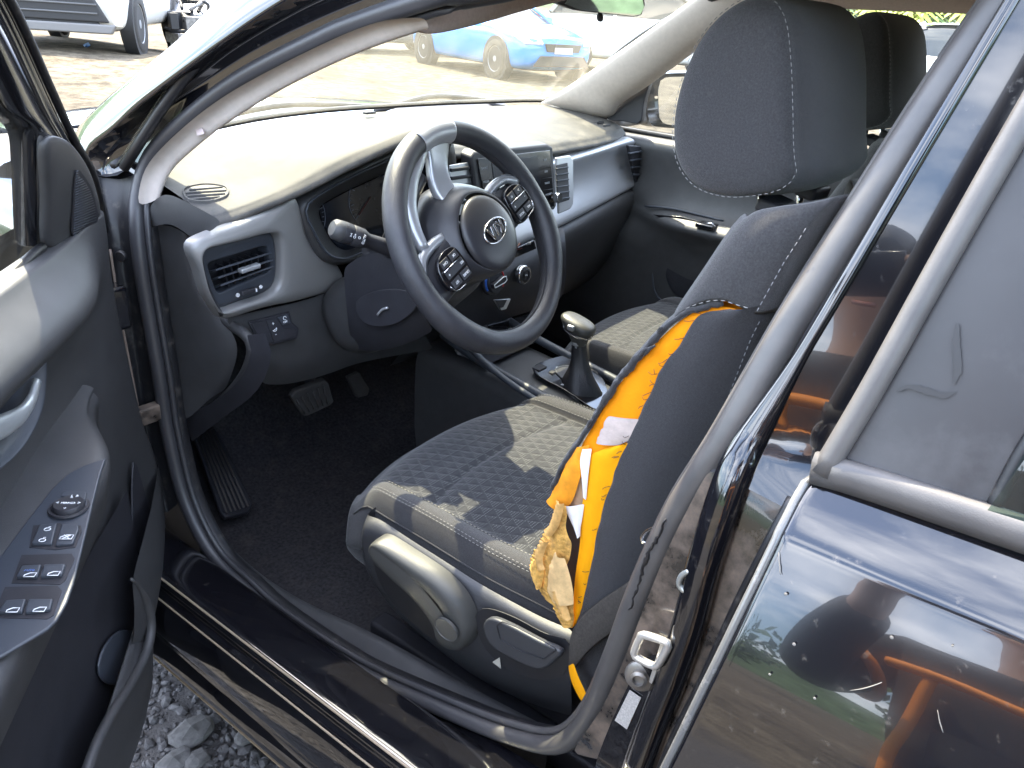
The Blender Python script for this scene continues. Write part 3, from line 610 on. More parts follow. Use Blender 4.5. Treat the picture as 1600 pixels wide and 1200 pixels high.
# ---- knee panel under the fascia with the switch pack
def KY(px, py, o=0): return onp(px, py, (-.05, 1, -.28), .86-.28*.74+o)
kr = [[(350, 498), (420, 482), (480, 468), (540, 447), (620, 425)], [(362, 512), (425, 500), (485, 487), (545, 470), (640, 450)], [(392, 545), (430, 560), (475, 545), (540, 520), (640, 500)], [(404, 560), (440, 578), (500, 566), (560, 545), (660, 520)], [(405, 600), (450, 600), (510, 585), (570, 565), (680, 545)]]
rows = [spline([KY(*p, (-.012, -.012, 0, .012, .05)[k]) for p in r], 20) for k, r in enumerate(kr)]
grid('knee_panel', rows, PLAST, db, sub=2)
sw = [(386, 502), (450, 486), (454, 503), (465, 512), (462, 528), (412, 541), (404, 535)]
slab('switch_panel', [KY(*p, -.013) for p in sw], (0, -.004, 0), PLASTD, db, bevel=.0015)
for P_ in ([(392, 505), (413, 500), (425, 534), (413, 538), (406, 533)], [(415, 500), (431, 496), (441, 512), (462, 514), (459, 526), (428, 534)], [(433, 496), (448, 491), (453, 504), (441, 508)]):
    slab('dash_switch', [KY(*p, -.0175) for p in P_], (0, -.0025, 0), PLASTG if len(P_) == 4 else PLASTD, db, bevel=.0008)
RX, RU = V((1, 0, 0)), V((0, .25, .97))
text('switch_symbol', '+', KY(427, 506, -.0205), RX, RU, .009, WHITE, db)
text('switch_symbol', '-', KY(431, 522, -.0205), RX, RU, .010, WHITE, db)
def arc(name, c, r, a0, a1, w, m, par, X=RX, Y=RU, n=12):
    P = [V(c)+X*(r*math.cos(math.radians(lerp(a0, a1, i/n))))+Y*(r*math.sin(math.radians(lerp(a0, a1, i/n)))) for i in range(n+1)]
    return tube(name, P, w, m, par, n=5)
arc('switch_symbol', KY(429, 514, -.0205), .0042, 200, 380, .0006, WHITE, db)
tube('switch_symbol', [KY(427, 517, -.0205), KY(432, 513, -.0205)], .0006, WHITE, db, n=5)
text('switch_symbol', 'OFF', KY(446, 503, -.0205), RX, RU, .0052, WHITE, db)
arc('switch_symbol', KY(445, 497, -.0205), .003, 0, 300, .0005, WHITE, db)
# ---- instrument cluster
co_ = [(466, 312), (520, 276), (580, 244), (640, 216), (700, 206), (716, 240), (716, 330), (700, 380), (620, 402), (572, 408), (536, 416), (510, 412), (490, 396), (474, 366), (460, 336)]
ci_ = [(482, 318), (520, 292), (580, 262), (640, 238), (690, 230), (700, 260), (698, 330), (680, 365), (610, 384), (566, 394), (540, 404), (518, 400), (504, 386), (490, 360), (480, 338)]
cl = [(500, 322), (530, 304), (590, 276), (645, 254), (680, 250), (690, 270), (690, 325), (670, 350), (600, 376), (560, 384), (545, 390), (530, 388), (516, 374), (504, 350), (498, 334)]
CO = spline([UY(*p, .812) for p in co_], n_, True); CI = match(CO, spline([UY(*p, .800) for p in ci_], n_, True)); CL = match(CO, spline([UY(*p, .862) for p in cl], n_, True))
ring('cluster_surround', [[p+V((0, .03, 0)) for p in CO], CO, [lerp(a, b, .6)+V((0, -.004, 0)) for a, b in zip(CO, CI)], CI, [lerp(a, b, .3) for a, b in zip(CI, CL)], CL], PLAST, db, sub=1)
tube('cluster_edge', CI, .0022, PLASTG, db, n=6, closed=True)
raw('cluster_lens', [p+V((0, -.004, 0)) for p in CL], [tuple(range(n_))], SCREEN, db)
DIAL = rgb('dial_mark', (.16, .18, .22), .5); RED = rgb('dial_red', (.10, .010, .012), .5)
for cx, cz, rr_ in ((-.452, .905, .045), (-.295, .925, .05)):
    for k in range(25):
        q = math.radians(225-270*k/24); d = V((math.cos(q), 0, math.sin(q))); c_ = V((cx, .8565, cz))
        L_ = .008 if k % 3 == 0 else .004
        tube('dial_tick', [c_+d*rr_, c_+d*(rr_-L_)], .0006, DIAL, db, n=4)
    arc('dial_ring', (cx, .8568, cz), rr_+.003, -45, 225, .0006, DIAL, db, Y=V((0, 0, 1)), n=30)
    tube('dial_needle', [V((cx, .8562, cz)), V((cx-.03, .8562, cz-.03))], .0009, RED, db, n=4)
arc('dial_redline', (-.295, .8562, .925), .046, -45, 10, .0012, RED, db, Y=V((0, 0, 1)), n=10)
# ---- passenger-side fascia
tp_ = [(735, 262), (800, 255), (868, 249), (930, 233), (985, 217), (1002, 224)]
bt_ = [(735, 418), (800, 390), (868, 358), (930, 325), (992, 292), (1012, 286)]
T3 = spline([UY(*p, .845) for p in tp_], 24); B3 = spline([UY(*p, .825+.01*k/5) for k, p in enumerate(bt_)], 24)
rows = [[p+V((0, .02, .004)) for p in T3], T3]
for t, o in ((.08, -.004), (.2, .010), (.4, .018), (.6, .014), (.8, .002), (.93, -.006), (1, -.004)):
    rows.append([lerp(a, b, t)+V((0, o, 0)) for a, b in zip(T3, B3)])
rows.append([p+V((0, .02, -.004)) for p in B3])
grid('passenger_fascia', rows, SILVER, db, sub=1)
# dark lower dash and glove box
B4 = [V((p.x, p.y-.004, p.z-.003)) for p in B3]
rows = [[p+V((0, .015, .003)) for p in B4], [p+V((0, -.006, -.004)) for p in B4], [p+V((0, -.010, -.03)) for p in B4], [p+V((0, .0, -.06)) for p in B4], [V((p.x, p.y+.01, .70)) for p in B4], [V((p.x, p.y+.06, .56)) for p in B4], [V((p.x, p.y+.16, .48)) for p in B4]]
for r in rows[3:]: r[0].x = -.16
grid('lower_dash', rows, PLAST, db, sub=1)
tube('glove_box_gap', [V((lerp(.18, .66, t/12), .826-.0, lerp(.745, .775, t/12))) for t in range(13)], .0022, PLASTD, db, n=6)
# passenger side vent
pv = [(977, 226), (1002, 228), (1008, 250), (1004, 284), (992, 290), (984, 262)]
slab('side_vent_bezel', [UY(*p, .832) for p in pv], (0, -.010, 0), PLASTD, db, bevel=.003)
for k in range(4):
    A, B = UY(982+2*k, 240+11*k, .820), UY(1003+.5*k, 236+12*k, .820); d = (B-A).normalized()
    box('side_vent_slat', (A+B)/2, (B-A).length*.9, .008, .004, PLASTG, db, ax=(d, V((0, 1, 0)), d.cross(V((0, 1, 0)))), bevel=.001)
# ---- centre screen and vents
def CY(px, py, o=0): return onp(px, py, (0, 1, -.18), .757-.18*.93+o)
sc_o = [(736, 246), (742, 238), (856, 226), (864, 230), (870, 322), (866, 328), (760, 352), (752, 350)]
slab('screen_housing', [CY(*p) for p in sc_o], (0, .03, .004), PLASTD, db, bevel=.004)
slab('screen_bezel', [CY(*p, -.0005) for p in [(745, 248), (858, 234), (865, 322), (762, 346)]], (0, -.0025, 0), GLOSSK, db, bevel=.001)
slab('touch_screen', [CY(*p, -.003) for p in [(768, 254), (840, 244), (846, 322), (778, 338)]], (0, -.001, 0), SCREEN, db, bevel=0)
ICON = rgb('icon_grey', (.30, .31, .33), .5)
for k, s in enumerate(('RADIO', 'MEDIA', 'SETUP')):
    text('screen_button', s, CY(757+k*3, 263+k*21, -.0035), RX, V((0, .18, 1)), .0062, ICON, db)
for k, s in enumerate(('MAP', 'SEEK', 'TRACK', 'PHONE')):
    text('screen_button', s, CY(852+k*1.5, 250+k*18, -.0035), RX, V((0, .18, 1)), .0058, ICON, db)
for k in range(3):
    A, B = CY(846+k*1.5, 261+k*18, -.0032), CY(862+k*1.2, 259+k*18, -.0032); tube('screen_groove', [A, B], .0006, PLASTD, db, n=4)
# vent to the right of the screen
sb = [(866, 246), (888, 242), (893, 250), (893, 318), (888, 326), (870, 334)]
slab('centre_vent_bezel', [CY(*p, .010) for p in sb], (0, -.006, 0), SILVER, db, bevel=.003)
slab('centre_vent_well', [CY(*p, .0035) for p in [(868, 258), (886, 254), (889, 312), (871, 318)]], (0, -.002, 0), PLASTD, db, bevel=.001)
for k in range(6):
    A, B = CY(869+k*.4, 264+k*9.5, .001), CY(887+k*.4, 261+k*9.5, .001); d = (B-A).normalized()
    box('centre_vent_slat', (A+B)/2, (B-A).length, .006, .0032, PLASTG, db, ax=(d, V((0, 1, 0)), d.cross(V((0, 1, 0)))), bevel=.0008)
lathe('volume_knob', CY(867, 309, -.003), (0, -1, .18), [(.011, 0), (.011, .012), (.0095, .014), (.0, .014)], CHROME, db, n=20)
lathe('volume_knob_face', CY(867, 309, -.016), (0, -1, .18), [(.0085, 0), (.0085, .0015), (0, .0016)], PLASTD, db, n=20)
# vent to the left of the screen, seen through the wheel
slab('centre_vent_bezel', [CY(*p, .014) for p in [(700, 258), (736, 252), (742, 330), (706, 338)]], (0, -.004, 0), SILVER, db, bevel=.003)
for k in range(5):
    A, B = CY(704+k*.6, 266+k*13, .008), CY(735+k*.6, 262+k*13, .008); d = (B-A).normalized()
    box('centre_vent_slat', (A+B)/2, (B-A).length, .006, .006, PLASTD, db, ax=(d, V((0, 1, 0)), d.cross(V((0, 1, 0)))), bevel=.0008)
# ---- centre stack under the screen
cs = [[(690, 420), (760, 410), (835, 375), (880, 352)], [(695, 436), (765, 425), (842, 392), (884, 372)], [(700, 480), (770, 470), (846, 450), (886, 430)], [(720, 520), (785, 500), (846, 480), (880, 465)]]
rows = [spline([UY(*p, (.80, .755, .765, .80)[k]) for p in r], 14) for k, r in enumerate(cs)]
grid('climate_panel', rows, PLASTD, db, sub=1)
slab('button_strip', [UY(*p, .752) for p in [(795, 392), (832, 375), (836, 388), (799, 404)]], (0, -.004, 0), GLOSSK, db, bevel=.001)
tri = [UY(*p, .747) for p in [(806, 391), (812, 380), (816, 388)]]
tube('hazard_mark', tri+[tri[0]], .0008, RED, db, n=4)
text('strip_symbol', 'AUTO', UY(826, 381, .747), RX, V((0, 0, 1)), .0065, ICON, db)
# temperature dial with blue and red arc
dc = UY(776, 440, .738); dn = V((-.08, -1, .12)).normalized(); dX = V((1, -.08, 0)).normalized(); dY = dX.cross(dn)*-1
if dY.z < 0: dY = -dY
lathe('temperature_dial', dc-dn*.016, dn, [(.032, 0), (.032, .008), (.030, .010), (.025, .010), (.0235, .014), (.022, .016), (0, .0165)], PLASTD, db, n=36)
arc('cold_arc', dc-dn*.005, .0280, 95, 215, .0024, rgb('arc_blue', (.03, .13, .55), .5), db, X=dX, Y=dY, n=20)
arc('warm_arc', dc-dn*.005, .0280, -35, 85, .0024, rgb('arc_red', (.60, .02, .03), .5), db, X=dX, Y=dY, n=20)
hv = (dX*math.cos(.28)+dY*math.sin(.28)); hw = dn.cross(hv)
slab('dial_grip', [dc+dn*.001+hv*a+hw*b for a, b in ((-.021, -.0045), (.012, -.0075), (.019, -.005), (.021, 0), (.019, .005), (.012, .0075), (-.021, .0045))], dn*.010, PLASTD, db, bevel=.001)
gr_ = [dc+dn*.0115+hv*a+hw*b for a, b in ((-.019, -.0035), (.012, -.0068), (.020, -.004), (.020, .004), (.012, .0068), (-.019, .0035))]
tube('dial_grip_trim', gr_+[gr_[0]], .0011, WHITE, db, n=6)
slab('dial_pointer', [UY(*p, .735) for p in [(770, 468), (795, 466), (788, 482), (780, 484)]], (0, -.006, 0), SILVER, db, bevel=.001)
slab('dial_pointer_face', [UY(*p, .7285) for p in [(773, 469), (792, 468), (786, 480), (781, 481)]], (0, -.001, 0), PLASTD, db, bevel=0)
# fan knob with chrome ring
fc = UY(822, 430, .742)
lathe('fan_knob', fc-dn*.014, dn, [(.0215, 0), (.0215, .010), (.020, .012), (.0165, .012), (.016, .010)], CHROME, db, n=30)
lathe('fan_knob_face', fc-dn*.010, dn, [(.0162, 0), (.0162, .009), (.012, .0105), (.0115, .008), (.007, .008), (.0065, .0105), (0, .0108)], PLASTD, db, n=30)
text('fan_knob_mark', 'A/C', fc+dn*.0012, dX, dY, .0045, WHITE, db)
# lower cubby with sockets
slab('socket_panel', [UY(*p, .80) for p in [(760, 508), (842, 486), (846, 512), (772, 536)]], (0, -.004, 0), GLOSSK, db, bevel=.001)
text('socket_symbol', 'USB', UY(797, 514, .793), RX, V((0, 0, 1)), .008, WHITE, db)
text('socket_symbol', '12V', UY(787, 519, .793), RX, V((0, 0, 1)), .007, WHITE, db)
# ---- steering column and stalk
cl_ = group('steering_column', car)
WC = V((-.38, .525, .936)); TI = math.radians(30); WN = V((0, -math.cos(TI), math.sin(TI))); WU = V((0, math.sin(TI), math.cos(TI)))
def ell(c, a, b, n=28, sq=2.6): return [c+V((1, 0, 0))*(a*math.copysign(abs(math.cos(q))**(2/sq), math.cos(q)))+WU*(b*math.copysign(abs(math.sin(q))**(2/sq), math.sin(q))) for q in [2*math.pi*i/n for i in range(n)]]
rows = [ell(WC-WN*.055+WU*-.01, .05, .055), ell(WC-WN*.06+WU*-.012, .06, .062), ell(WC-WN*.12+WU*-.02, .068, .068), ell(WC-WN*.2+WU*-.035, .075, .072), ell(WC-WN*.29+WU*-.045, .082, .075), ell(WC-WN*.36+WU*-.04, .085, .075)]
grid('column_shroud', rows, PLAST, cl_, cu=True, cap=True, sub=1)
# ignition barrel side / lower scoop
sc1 = [(540, 440), (560, 415), (598, 402), (640, 420)]
rows = [spline([UX(*p, -.47) for p in [(536, 420), (565, 400), (600, 395), (640, 405)]], 12), spline([UX(*p, -.475) for p in [(540, 470), (570, 455), (605, 450), (650, 450)]], 12), spline([UX(*p, -.465) for p in [(546, 520), (580, 528), (625, 520), (660, 500)]], 12), spline([UX(*p, -.44) for p in [(550, 545), (590, 548), (640, 535), (680, 515)]], 12)]
grid('column_scoop', rows, PLASTD, cl_, sub=1)
slab('column_pocket', poly(spline([UX(*p, -.478) for p in [(556, 472), (580, 457), (612, 452), (645, 458), (650, 480), (620, 505), (585, 510), (562, 498)]], 28, True), 28, True), (.004, 0, 0), PLASTD, cl_, bevel=.001)
tube('tilt_lever', spline([UX(*p, -.482) for p in [(590, 492), (597, 484), (606, 481)]], 8), .0022, SILVER, cl_, n=6)
st0 = UX(603, 386, -.475); st1 = UX(543, 365, -.535)
sd = (st1-st0).normalized()
lathe('stalk_collar', st0+V((.03, .0, 0)), sd, [(.030, 0), (.030, .012), (.027, .018), (.021, .020), (.020, .012), (.0, .010)], PLASTD, cl_, n=26)
lathe('indicator_stalk', st0, sd, [(.0135, -.01), (.012, .02), (.011, .034), (.0135, .040), (.0155, .044), (.0160, .062), (.0150, .0635), (.0160, .065), (.0163, .078), (.0158, .0795)], PLASTD, cl_, n=22)
lathe('stalk_tip', st0+sd*.0797, sd, [(.0158, 0), (.0160, .003), (.0150, .012), (.011, .016), (0, .017)], PLAST, cl_, n=22)
sside = (CAM-st0).normalized(); sside = (sside-sd*sside.dot(sd)).normalized(); sup = sd.cross(sside)
for k, s in enumerate(('AUTO', 'O', '=D')): text('stalk_symbol', s, st0+sd*(.049+.008*k)+sside*.0165, -sup if sup.z > 0 else sup, -sd, .0055, WHITE, cl_)
text('stalk_symbol', '><', st0+sd*.071+sside*.0168, sup, sd, .005, WHITE, cl_)
lathe('ignition_collar', UX(585, 395, -.462)+V((.0, .01, .0)), (-1, -.4, 0), [(.012, 0), (.012, .006), (.008, .007), (0, .004)], PLASTD, cl_, n=18)
# ================================================================ steering wheel (turned so that its foot spoke points up)
sw_ = group('steering_wheel', car)
A20 = math.radians(200)
WX = V((1, 0, 0))*math.cos(A20)+WU*math.sin(A20); WY = WN.cross(WX)
def wp(x, y, z=0): return WC+WX*x+WY*y+WN*z
def wpa(r, deg, z=0): return wp(r*math.cos(math.radians(deg)), r*math.sin(math.radians(deg)), z)
LEATH = mat('wheel_leather', (.032, .032, .037), .38, spec=.5, var=.12, vscale=80, bump=.55, bscale=700, dust=.10, dcol=(.16, .15, .14), dscale=50, dth=.55)
LEATHS = mat('wheel_leather_smooth', (.026, .026, .030), .36, spec=.5, bump=.15, bscale=1400)
RAD, rr0 = .1690, .0182
def rimr(d):
    d = d % 360; a = rr0
    for c_ in (28, 152): 
        q = abs((d-c_+180) % 360-180)
        if q < 24: a += .0032*math.cos(q/24*math.pi/2)
    return a
rows, tags = [], []
NR = 96
for i in range(NR):
    d = 360*i/NR; a = rimr(d); c = wpa(RAD, d); er = (c-WC).normalized(); r = []
    for j in range(16):
        q = 2*math.pi*j/16; k = 1+.10*max(0, -math.cos(q))
        r.append(c+er*(math.cos(q)*a)+WN*(math.sin(q)*a*1.04*k))
    rows.append(r)
grid('rim', rows, LEATH, sw_, cu=True, cv=True, sub=1)
# seam round the inside of the rim
tube('rim_seam', [wpa(RAD-rimr(360*i/NR)-.0001, 360*i/NR, .004) for i in range(NR)], .0009, PLASTD, sw_, n=5, closed=True)
# hub pad
def hubloop(R, z, fx=0.0, n=48):
    out = []
    for i in range(n):
        q = 2*math.pi*i/n; c_, s_ = math.cos(q), math.sin(q)
        r = R*(1+.10*abs(c_)**4+(.06*abs(s_)**4 if s_ < 0 else -.02*abs(s_)))
        if s_ > 0: r = lerp(r, min(r, .064), s_**1.5)
        out.append(wp(r*c_, r*s_-.002, z))
    return out
grid('hub_cover', [hubloop(.092, -.060), hubloop(.094, -.042), hubloop(.090, -.022), hubloop(.082, -.004), hubloop(.073, .010), hubloop(.066, .0175), hubloop(.0615, .0205), hubloop(.060, .0195)], LEATHS, sw_, cu=True, sub=1)
def circ(R, z, n=48): return [wpa(R, 360*i/n, z) for i in range(n)]
grid('airbag_pad', [circ(.0605, .0185), circ(.0598, .0225), circ(.056, .0262), circ(.045, .0295), circ(.028, .0315), circ(.012, .0322), circ(.001, .0323)], LEATHS, sw_, cu=True, sub=1)
# emblem: oval frame and letters
oval = [wp(.0305*math.cos(q), .0165*math.sin(q), .0322) for q in [2*math.pi*i/40 for i in range(40)]]
tube('emblem_oval', [p+WN*.0006 for p in oval], .0014, CHROME, sw_, n=8, closed=True)
raw('emblem_field', [p-WN*.0002 for p in oval], [tuple(range(40))], GLOSSK, sw_)
def letter(P, segs): 
    for a, b in segs:
        A, B = wp(*a, .0331), wp(*b, .0331); d = (B-A).normalized(); s = WN.cross(d)
        slab('emblem_letter', [A-s*.0021, B-s*.0021, B+s*.0021, A+s*.0021], WN*.0014, CHROME, sw_, bevel=.0004)
h = .0095
letter('K', [((-.0195, -h), (-.0165, h)), ((-.0185, -.001), (-.0085, h)), ((-.0165, .0005), (-.0075, -h))])
letter('I', [((-.0025, -h), (.0005, h))])
letter('A', [((.0055, -h), (.0115, h)), ((.0115, h), (.0180, -h))])
# spokes left and right with button pods, foot spoke in silver
for s in (1, -1):
    rows = []
    for t in range(9):
        u = t/8; x = s*lerp(.058, .165, u); wdt = lerp(.040, .028, u)+.010*u**4; yc = lerp(-.006, .006, u); z = lerp(.012, .0, u)
        rows.append([wp(x, yc+wdt*math.cos(q), z-.012+(.013 if math.sin(q) > 0 else .02)*math.sin(q)) for q in [2*math.pi*j/14 for j in range(14)]])
    grid('spoke', rows, LEATHS, sw_, cu=True, sub=1)
    # silver band that frames the pod
    bd = spline([wp(s*x, y, z) for x, y, z in ((.070, -.040, -.004), (.098, -.043, -.002), (.130, -.038, -.002), (.152, -.022, 0))], 16)
    tube('pod_frame', bd, .0075, SILVER, sw_, up=WN, prof=[(-1, -.5), (1, -.5), (1, .6), (0, 1), (-1, .6)])
    pod = [wp(s*x, y, .010) for x, y in ((.078, .022), (.092, .030), (.124, .027), (.136, .018), (.139, -.004), (.130, -.022), (.108, -.030), (.084, -.026), (.077, -.010))]
    slab('button_pod', poly(spline(pod, 30, True), 30, True), WN*.0085, GLOSSK, sw_, bevel=.002)
    for (x0, y0, x1, y1) in ((.082, .010, .104, .023), (.108, .010, .130, .022), (.082, -.006, .130, .006), (.084, -.022, .104, -.010), (.108, -.022, .128, -.010)):
        q = [wp(s*x, y, .0182) for x, y in ((x0, y0), (x1, y0), (x1, y1), (x0, y1))]
        slab('wheel_button', q, WN*.0018, PLASTD, sw_, bevel=.0006)
    lab = (('MODE', .093, .0165), ('VOL', .119, .016), ('+', .088, 0), ('-', .124, 0), ('<', .094, -.016), ('>', .118, -.016)) if s < 0 else (('CRUISE', .093, .0165), ('SET', .119, .016), ('RES', .088, 0), ('+', .124, 0), ('OK', .094, -.016), ('CAN', .118, -.016))
    for tx, x, y in lab: text('button_print', tx, wp(s*x, y, .0203), WX, WY, .0052 if len(tx) > 1 else .008, WHITE, sw_, depth=.0002)
    ud = [wp(s*x, y, .0203) for x, y in ((.083, -.0075), (.131, -.0075))]
    tube('button_trim', ud, .0010, CHROME, sw_, n=6)
    sw2 = [wp(s*x, y, .0192) for x, y in ((.104, .028), (.128, .025), (.135, .014))]
    tube('button_trim', spline(sw2, 10), .0008, CHROME, sw_, n=6)
# silver foot spoke: a forked plate running from the rim to the hub
def plate(name, out, z0, z1, m, par, bevel=.003): return slab(name, [wp(x, y, z0) for x, y in out], WN*(z1-z0), m, par, bevel=bevel)
rows = []
for y, xc, hw_, z in ((-.058, .006, .021, .002), (-.075, .006, .021, -.004), (-.092, .004, .022, -.008), (-.108, -.004, .023, -.010), (-.124, -.015, .026, -.009), (-.140, -.028, .030, -.005), (-.154, -.035, .034, .000), (-.166, -.040, .036, .004)):
    rows.append([wp(xc+hw_*math.copysign(abs(math.cos(q))**.7, math.cos(q)), y-.12*xc, z+(.007 if math.sin(q) > 0 else .014)*math.copysign(abs(math.sin(q))**.55, math.sin(q))) for q in [2*math.pi*j/18 for j in range(18)]])
grid('foot_spoke', rows, SILVER, sw_, cu=True, cap=True, sub=1)
# silver cap across the rim where the fork lands
rows = []
for i in range(13):
    d = lerp(-114, -86, i/12); c = wpa(RAD, d); er = (c-WC).normalized(); a = rr0+.0016
    rows.append([c+er*(math.cos(q)*a)+WN*(math.sin(q)*a*1.04) for q in [math.radians(lerp(40, 235, j/12)) for j in range(13)]])
grid('foot_spoke_cap', rows, SILVER, sw_, sub=1, solid=.002)
# silver side bands running from the fork towards the pods, behind the hub cover
P = [wpa(r, d, z) for r, d, z in ((.160, -90, .002), (.151, -80, .0), (.146, -66, -.003), (.141, -50, -.004), (.133, -36, -.004), (.125, -22, -.002))]
tube('side_band', spline(P, 24), [.0085+.004*math.sin(math.pi*i/23) for i in range(24)], SILVER, sw_, up=WN, prof=[(-1, -.9), (1, -.9), (1.1, .2), (.6, .8), (-.6, .8), (-1.1, .2)])
P = [wpa(r, d, z) for r, d, z in ((.128, -84, -.03), (.122, -64, -.035), (.116, -44, -.035), (.110, -24, -.03))]
tube('hub_skirt', spline(P, 20), .016, LEATHS, sw_, up=WN, n=10)
# ================================================================ seats
def stitches(name, P, par, L_=.0042, gap=.0026, r=.00045, m=None, kind=True):
    """a dashed line of thread lying along P, one joined part"""
    P = [V(p) for p in P]; tot = sum((b-a).length for a, b in zip(P, P[1:])); n = int(tot/(L_+gap)); pts = even(P, n*4+1)
    vs, fs = [], []
    for i in range(n):
        a, b = pts[i*4], pts[min(i*4+2, len(pts)-1)]; d = (b-a)
        if d.length < 1e-6: continue
        d.normalize(); u = d.orthogonal().normalized(); w_ = d.cross(u); k = len(vs)
        for c in (a, b):
            for q in range(5): vs.append(c+(u*math.cos(q*1.2566)+w_*math.sin(q*1.2566))*r)
        vs += [a-d*r, b+d*r]
        for q in range(5):
            fs.append((k+q, k+(q+1) % 5, k+5+(q+1) % 5, k+5+q)); fs.append((k+(q+1) % 5, k+q, k+10)); fs.append((k+5+q, k+5+(q+1) % 5, k+11))
    o = raw(name, vs, fs, m or STITCH, par)
    if kind: o['kind'] = 'stuff'
    return o
def insert_mat():
    """dark woven insert with a raised lozenge relief and short pale dashes"""
    m = bpy.data.materials.new('seat_insert_weave'); m.use_nodes = True; t = m.node_tree; b = t.nodes['Principled BSDF']; L = t.links.new
    b.inputs['Roughness'].default_value = .9; b.inputs['Specular IOR Level'].default_value = .2; b.inputs['Sheen Weight'].default_value = .2
    tc = t.nodes.new('ShaderNodeTexCoord'); sp = t.nodes.new('ShaderNodeSeparateXYZ'); L(tc.outputs['Object'], sp.inputs[0])
    def mth(op, a, b_=None, c=None):
        n = t.nodes.new('ShaderNodeMath'); n.operation = op
        for i, v in enumerate((a, b_, c)):
            if v is None: continue
            if isinstance(v, (int, float)): n.inputs[i].default_value = v
            else: L(v, n.inputs[i])
        return n.outputs[0]
    x, y = sp.outputs[0], sp.outputs[1]; K = 1/.0225
    u = mth('MULTIPLY', mth('ADD', x, mth('MULTIPLY', y, .62)), K); v = mth('MULTIPLY', mth('SUBTRACT', x, mth('MULTIPLY', y, .62)), K); w_ = mth('MULTIPLY', y, 1/.0181)
    tri = lambda s: mth('ABSOLUTE', mth('SUBTRACT', mth('FRACT', s), .5))
    # relief: pyramids in the lozenges
    hgt = mth('MINIMUM', mth('SUBTRACT', .5, tri(u)), mth('SUBTRACT', .5, tri(v)))
    hgt2 = mth('MINIMUM', hgt, mth('MULTIPLY', mth('SUBTRACT', .5, tri(w_)), .8))
    # half of the triangles carry fine pale dashes
    cell = mth('GREATER_THAN', mth('FRACT', u), mth('FRACT', v))
    dash = mth('GREATER_THAN', mth('FRACT', mth('MULTIPLY', y, 1/.0042)), .68)
    brk = mth('GREATER_THAN', mth('FRACT', mth('MULTIPLY', mth('ADD', x, mth('MULTIPLY', y, .3)), 1/.0034)), .35)
    nz = t.nodes.new('ShaderNodeTexNoise'); nz.inputs['Scale'].default_value = 26; nz.inputs['Detail'].default_value = 3; L(tc.outputs['Object'], nz.inputs[0])
    msk = mth('GREATER_THAN', nz.outputs[0], .42)
    lines = mth('MULTIPLY', mth('MULTIPLY', mth('MULTIPLY', dash, brk), cell), mth('ADD', mth('MULTIPLY', msk, .6), .4))
    edge = mth('LESS_THAN', hgt, .035)
    fac = mth('MINIMUM', mth('ADD', mth('MULTIPLY', lines, .75), mth('MULTIPLY', edge, .15)), 1)
    mx = t.nodes.new('ShaderNodeMixRGB'); mx.inputs[1].default_value = (.034, .035, .040, 1); mx.inputs[2].default_value = (.20, .20, .20, 1); L(fac, mx.inputs[0])
    n2 = t.nodes.new('ShaderNodeTexNoise'); n2.inputs['Scale'].default_value = 1500; L(tc.outputs['Object'], n2.inputs[0])
    m2 = t.nodes.new('ShaderNodeMixRGB'); m2.blend_type = 'MULTIPLY'; m2.inputs[0].default_value = .5; L(mx.outputs[0], m2.inputs[1]); L(n2.outputs[0], m2.inputs[2]); L(m2.outputs[0], b.inputs['Base Color'])
    bp = t.nodes.new('ShaderNodeBump'); bp.inputs['Strength'].default_value = .75; bp.inputs['Distance'].default_value = .003
    L(mth('ADD', mth('MULTIPLY', hgt2, 1.0), mth('MULTIPLY', n2.outputs[0], .10)), bp.inputs['Height']); L(bp.outputs[0], b.inputs['Normal'])
    return m
INSERT = insert_mat()
def cush_z(u, v):
    """height over the cushion: u -1..1 across, v 0 (front) .. 1 (back)"""
    a = abs(u); z = .578+.004*math.cos(u*1.5)-.016*v
    z += .020*math.sin(math.pi*max(0, min(1, (a-.70)/.30)))*(.55+.45*smooth01(v*2.5))   # side rolls
    z -= math.hypot(.070*smooth01((a-.90)/.10)**1.6, .060*smooth01((.17-v)/.17)**2)     # rounding off at the sides and the front
    z -= .007*math.exp(-((a-.745)/.012)**2)                              # seam grooves
    for s in (.30, .64): z -= .005*math.exp(-((v-s)/.008)**2)*(1-smooth01((a-.70)/.06))
    return z
def cxy(cx, u, v): return cx+u*(.258-.006*smooth01((.25-v)/.25)**2)*(1-.06*smooth01((v-.5)/.35)), lerp(.636-.075*abs(u)**2.2, .06, v)
